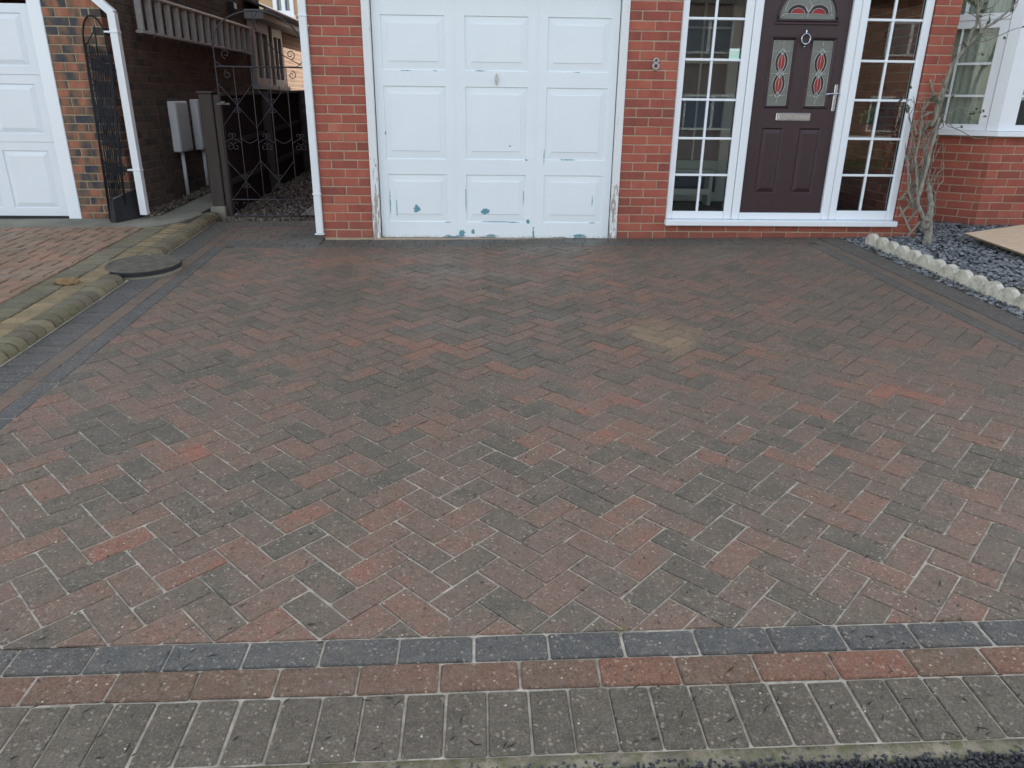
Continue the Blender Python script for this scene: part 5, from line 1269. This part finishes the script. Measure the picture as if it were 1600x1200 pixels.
def spiral(cx, cz, r0, turns, a0, sg=1, n=18, shrink=.25): return [(cx+r0*(1-(1-shrink)*k/n)*cos(a0+sg*2*pi*turns*k/n), GYy-.004, cz+r0*(1-(1-shrink)*k/n)*sin(a0+sg*2*pi*turns*k/n)) for k in range(n+1)]
def cscroll(x, z, s, sg, up):     # small C scroll springing from the bar
    return spiral(x+sg*s*.9, z+up*s*.7, s, 1.15, pi if sg > 0 else 0, -sg*up)
upz = atY(372, 165, GYy).z; loz = atY(388, 283, GYy).z; miz = atY(385, 222, GYy).z
for zc in (upz, loz):
    for ci in (1, 3, 5):
        b = MB()
        for sg in (-1, 1):
            if ci == 5 and sg > 0: continue
            for up in (-1, 1): b.tube(cscroll(cols[ci], zc+up*.028, .022, sg, up), .0030, 5)
        b.build('scroll', M_GIRON, gate)
    for ci in (1, 3):
        hh_ = .20; b = MB()
        b.tube([(cols[ci-1], GYy, zc+hh_), (cols[ci], GYy, zc), (cols[ci+1], GYy, zc-hh_)], .0034, 5); b.tube([(cols[ci-1], GYy, zc-hh_), (cols[ci], GYy, zc), (cols[ci+1], GYy, zc+hh_)], .0034, 5); b.build('lattice', M_GIRON, gate)
for ci in range(5):
    b = MB(); xm = (cols[ci]+cols[ci+1])/2; ww = (cols[ci+1]-cols[ci])/2
    # sagging curve ending in scrolls either side of the bar
    b.tube([(cols[ci]+2*ww*t, GYy-.002, miz+.045*(abs(2*t-1)**1.4 if ci % 2 else 1-abs(2*t-1)**1.4)-.01) for t in [k/10 for k in range(11)]], .0032, 5)
    if ci % 2 == 0:
        for sg in (-1, 1): b.tube(spiral(xm+sg*.030, miz-.045, .036, 1.1, pi/2, sg), .0030, 5); b.tube(spiral(xm+sg*.02, miz+.06, .030, 1.0, -pi/2, -sg), .0030, 5)
    b.build('scroll', M_GIRON, gate)
    b = MB()
    for sg in (-1, 1): b.tube([(xm, GYy, z_bot+.005), (xm+sg*ww*.35, GYy, z_bot+.05), (xm+sg*ww*.75, GYy, z_bot+.08), (xm+sg*ww*.8, GYy, z_bot+.125), (xm+sg*ww*.4, GYy, z_bot+.13), (xm+sg*ww*.35, GYy, z_bot+.10)], .0032, 5)
    b.build('scroll', M_GIRON, gate)
for (sx_, sg) in ((0, 1), (5, -1)):
    b = MB(); b.tube(spiral(cols[sx_]+sg*.11, z_bar+.11, .045, 1.2, -pi/2, -sg), .004, 5); b.tube([(cols[sx_], GYy, z_bar+.05), (cols[sx_]+sg*.06, GYy, z_bar+.005), (cols[sx_]+sg*.16, GYy, z_bar+.003)], .004, 5)
    b.tube(spiral(cols[sx_]+sg*.11, z_bar-.07, .04, 1.2, pi/2, sg), .004, 5); b.build('scroll', M_GIRON, gate)
b = MB(); b.tube([(hc-.03, GYy, z_apex), (hc+.06, GYy, z_apex-.25), (hc+.20, GYy, z_bar+.12), (c5-.02, GYy, z_bar+.02)], .004, 5); b.tube([(hc+.03, GYy, z_apex), (hc-.02, GYy, z_apex-.1), (hc-.0, GYy, z_apex-.16)], .004, 5); b.build('scroll', M_GIRON, gate)
b = MB(); q = atY(348, 162, GYy); b.box((q.x-.05, GYy-.02, q.z-.012), (q.x+.07, GYy+.01, q.z+.008), .003); b.box((q.x-.01, GYy-.03, q.z-.004), (q.x+.03, GYy-.012, q.z+.022), .003); b.build('latch', M_OLDIRON, gate)

# ------------------------------------------------------------------ spare gate leaning in the corner, and the black panel
la = Vector((PX0+.30, 0, 0))
bl = atG(173, 346, NH); br = atG(214, 338, NH)
tl = atY(131, 66, NY-.05); 
lg = thing('leaning_gate', 'narrow black wrought iron gate leaning against the mottled brick pier', 'gate', tuple(bl))
B0 = Vector((bl.x, bl.y, gz(bl.x, bl.y)+NH)); T0 = atY(131, 66, NY-.03); B1 = Vector((SX-.04, NY-.10, gz(SX, NY)+NH)); T1 = atY(172, 84, NY-.05); T1.x = max(T1.x, T0.x+.15)
def LG(u, v): # u 0..1 across, v 0..1 up to the springing
    p0 = B0.lerp(T0, v); p1 = B1.lerp(T1, v); return p0.lerp(p1, u)
def lbar(pts, r, nm): b = MB(); b.tube([LG(*p) for p in pts], r, 6); b.build(nm, M_IRON, lg)
for u in (0, .07, .2, .3, .4, .5, .6, .7, .8, .93, 1): lbar([(u, 0), (u, 1)], .009 if u in (0, 1) else .006, 'bar')
for v in (.02, .13, .95): lbar([(0, v), (1, v)], .008, 'rail')
for vc in (.30, .62): 
    for u0 in (.2, .6): lbar([(u0-.2, vc+.12), (u0, vc), (u0+.2, vc-.12)], .005, 'lattice'); lbar([(u0-.2, vc-.12), (u0, vc), (u0+.2, vc+.12)], .005, 'lattice')
lbar([(.5-.5*cos(pi*k/16), 1+.17*sin(pi*k/16)) for k in range(17)], .009, 'arch')
lbar([(.5, .95), (.5, 1.12)], .006, 'bar'); lbar([(.5, 1.10), (.2, 1.02), (.05, .98)], .005, 'scroll')
for vc in (.30, .46, .62, .76, .88):
    for u0 in (.2, .6, 1.0):
        b = MB()
        for sg in (-1, 1):
            b.tube([LG(u0+sg*(.09+.09*(1-.5*k/14)*cos(pi+2*pi*k/14*1.1)), vc+.022*(1-.5*k/14)*sin(2*pi*k/14*1.1)) for k in range(15)], .0048, 5)
            b.tube([LG(u0+sg*(.09+.09*(1-.5*k/14)*cos(pi+2*pi*k/14*1.1)), vc+.04-.022*(1-.5*k/14)*sin(2*pi*k/14*1.1)) for k in range(15)], .0048, 5)
        b.build('scroll', M_IRON, lg)
pn = thing('black_panel', 'bent black panel propped at the foot of the leaning gate', 'panel', tuple(atG(190, 347, NH)))
a0 = atG(183, 349, NH); a1 = atG(221, 341, NH); t0 = atY(177, 311, a0.y+.03); t1 = atY(213, 295, a1.y+.06)
mb = MB(); th = Vector((.0, .02, 0)); mb.add([a0, a1, t1, t0, a0+th, a1+th, t1+th, t0+th], [(0, 1, 2, 3), (7, 6, 5, 4), (0, 4, 5, 1), (1, 5, 6, 2), (2, 6, 7, 3), (3, 7, 4, 0)]); mb.build('sheet', M_BLACKP, pn)
mb = MB(); b0 = atG(173, 349, NH); u0 = atY(170, 312, b0.y+.02); mb.add([b0, a0-Vector((.004, 0, 0)), t0-Vector((.004, 0, 0)), u0, b0+th, a0+th-Vector((.004, 0, 0)), t0+th-Vector((.004, 0, 0)), u0+th], [(0, 1, 2, 3), (7, 6, 5, 4), (0, 4, 5, 1), (1, 5, 6, 2), (2, 6, 7, 3), (3, 7, 4, 0)]); mb.build('side_flange', M_BLACKP, pn)
mb = MB(); mb.tube([t0+Vector((.0, -.006, 0)), (t0+t1)/2+Vector((0, -.008, .004)), t1+Vector((0, -.006, 0))], .006, 6); mb.build('rolled_edge', M_OLDIRON, pn)

# ------------------------------------------------------------------ house far behind the passage
fh = thing('rear_house', 'buff brick house far behind with a white upstairs window', 'house', (-3, 22, 0))
fa = atY(425, 40, 22); 
wz0 = atY(450, 24, 22).z; wx0 = atY(427, 10, 22).x; wx1 = atY(459, 10, 22).x
mb = MB(); wt = wz0+1.3
for (x0, x1, z0, z1) in ((wx0-8, wx0, -.5, 7), (wx1, wx1+10, -.5, 7), (wx0, wx1, -.5, wz0), (wx0, wx1, wt, 7)): mb.box((x0, 22, z0), (x1, 22.3, z1))
mb.build('wall', M_FARBRICK, fh)
mb = MB(); mb.box((wx0, 21.95, wz0), (wx0+.13, 22.2, wt)); mb.box((wx1-.13, 21.95, wz0), (wx1, 22.2, wt)); mb.box((wx0+.13, 21.95, wz0), (wx1-.13, 22.2, wz0+.14)); mb.box((wx0+.13, 21.95, wt-.1), (wx1-.13, 22.2, wt)); mb.box(((wx0+wx1)/2-.06, 21.95, wz0+.14), ((wx0+wx1)/2+.06, 22.2, wt-.1)); mb.box((wx0-.05, 21.88, wz0-.1), (wx1+.05, 21.949, wz0-.002)); fwin = mb.build('window', M_UPVC, fh)
mb = MB(); mb.box((wx0+.13, 22.1, wz0+.14), (wx1-.13, 22.12, wt-.1)); mb.build('pane', flat('blue_grey_glass', (.07, .09, .12), .1, .15, 3, .8), fwin)
mb = MB(); mb.add([(wx0-8.3, 21.6, 7), (wx1+10.3, 21.6, 7), (wx1+10.3, 26, 9.6), (wx0-8.3, 26, 9.6)], [(0, 1, 2, 3)]); mb.build('roof', M_ROOF, fh, fix=False)

# ------------------------------------------------------------------ other side of the street (behind the camera; it shows in the glass)
sheet('verge', [(-40, -22), (40, -22), (40, -14), (-40, -14)], flat('verge_grass', (.07, .10, .035), .9, .3, 8), -.01, 'grass verge and front lawns on the far side of the street', thick=.05)
for n_, (hx, cc, lb) in enumerate(((-11.5, (.22, .13, .09), 'brick house across the street with two upper windows, left of the gap'), (1.5, (.20, .14, .10), 'paler brick house across the street facing the garage'), (14.5, (.20, .12, .09), 'darker brick house across the street at the far end'))):
    oh = thing('opposite_house', lb, 'house', (hx+5.5, -23, 0), 'houses across the street')
    wv = MB(); wv.box((hx, -31, -1.2), (hx+11, -23, 4.9)); wv.build('wall', brickwall('opposite_brick', cc, tuple(c*.85 for c in cc), (.4, .34, .27)), oh)
    rf = MB(); rf.add([(hx-.3, -22.6, 4.8), (hx+11.3, -22.6, 4.8), (hx+11.3, -27, 7.4), (hx-.3, -27, 7.4), (hx+11.3, -31.4, 4.8), (hx-.3, -31.4, 4.8)], [(0, 1, 2, 3), (3, 2, 4, 5), (0, 3, 5), (1, 4, 2)]); rf.build('roof', M_ROOF, oh, fix=False)
    for (wx, wz, ww, wh) in ((1.2, .2, 2.4, 1.3), (1.4, 2.9, 1.8, 1.2), (6.8, 2.9, 1.8, 1.2), (7, .2, 2.2, 1.3), (4.7, -1, .95, 2.1)):
        fw = MB(); fw.box((hx+wx, -23, wz), (hx+wx+ww, -22.94, wz+wh), .01); fwo = fw.build('window' if ww > 1 else 'door', M_UPVC, oh)
        if ww > 1:
            for k in range(2):
                p = MB(); p.box((hx+wx+.08+k*ww/2, -22.945, wz+.08), (hx+wx+ww/2-.04+k*ww/2, -22.935, wz+wh-.08)); p.build('pane', bpy.data.materials.get('blue_grey_glass'), fwo)

rg = random.Random(77); mb = MB()
for k in range(420):
    x = rg.uniform(-1.2, 3.2); y = -5.42+5.2*rg.random()**2.2
    L_ = rg.uniform(.006, .022); W__ = rg.uniform(.0012, .003); mb.M = gmat(x, y, rg.uniform(.2, 1.1) if rg.random() < .7 else rg.uniform(0, 6.28), .0005)
    mb.add([(-L_, 0, 0), (0, -W__, .0008), (L_, 0, .0015), (0, W__, .0008), (0, 0, .003)], [(0, 1, 4), (1, 2, 4), (2, 3, 4), (3, 0, 4)])
mb.M = None; mb.build('twig_debris', flat('dead_twig', (.035, .030, .026), .9, .3, 40), None, fix=False, label='small dark twig and leaf fragments scattered on the drive', kind='stuff')
mb = MB()
for (wx, wy) in ((atG(968, 986).x, atG(968, 986).y), (atG(975, 984).x, atG(975, 984).y)):
    for k in range(16):
        a = rg.uniform(0, 6.28); e = rg.uniform(.2, 1.2); L_ = rg.uniform(.008, .02); p0 = Vector((wx, wy, gz(wx, wy))); d_ = Vector((cos(a)*cos(e), sin(a)*cos(e), sin(e)))*L_; sd = Vector((-sin(a), cos(a), 0))*.0016
        mb.add([p0-sd, p0+sd, p0+d_], [(0, 1, 2)])
mb.build('weed', flat('dry_weed', (.30, .24, .10), .8, .3, 40), None, fix=False, label='tiny dry weed growing in the joint above the charcoal row', cat='weed')
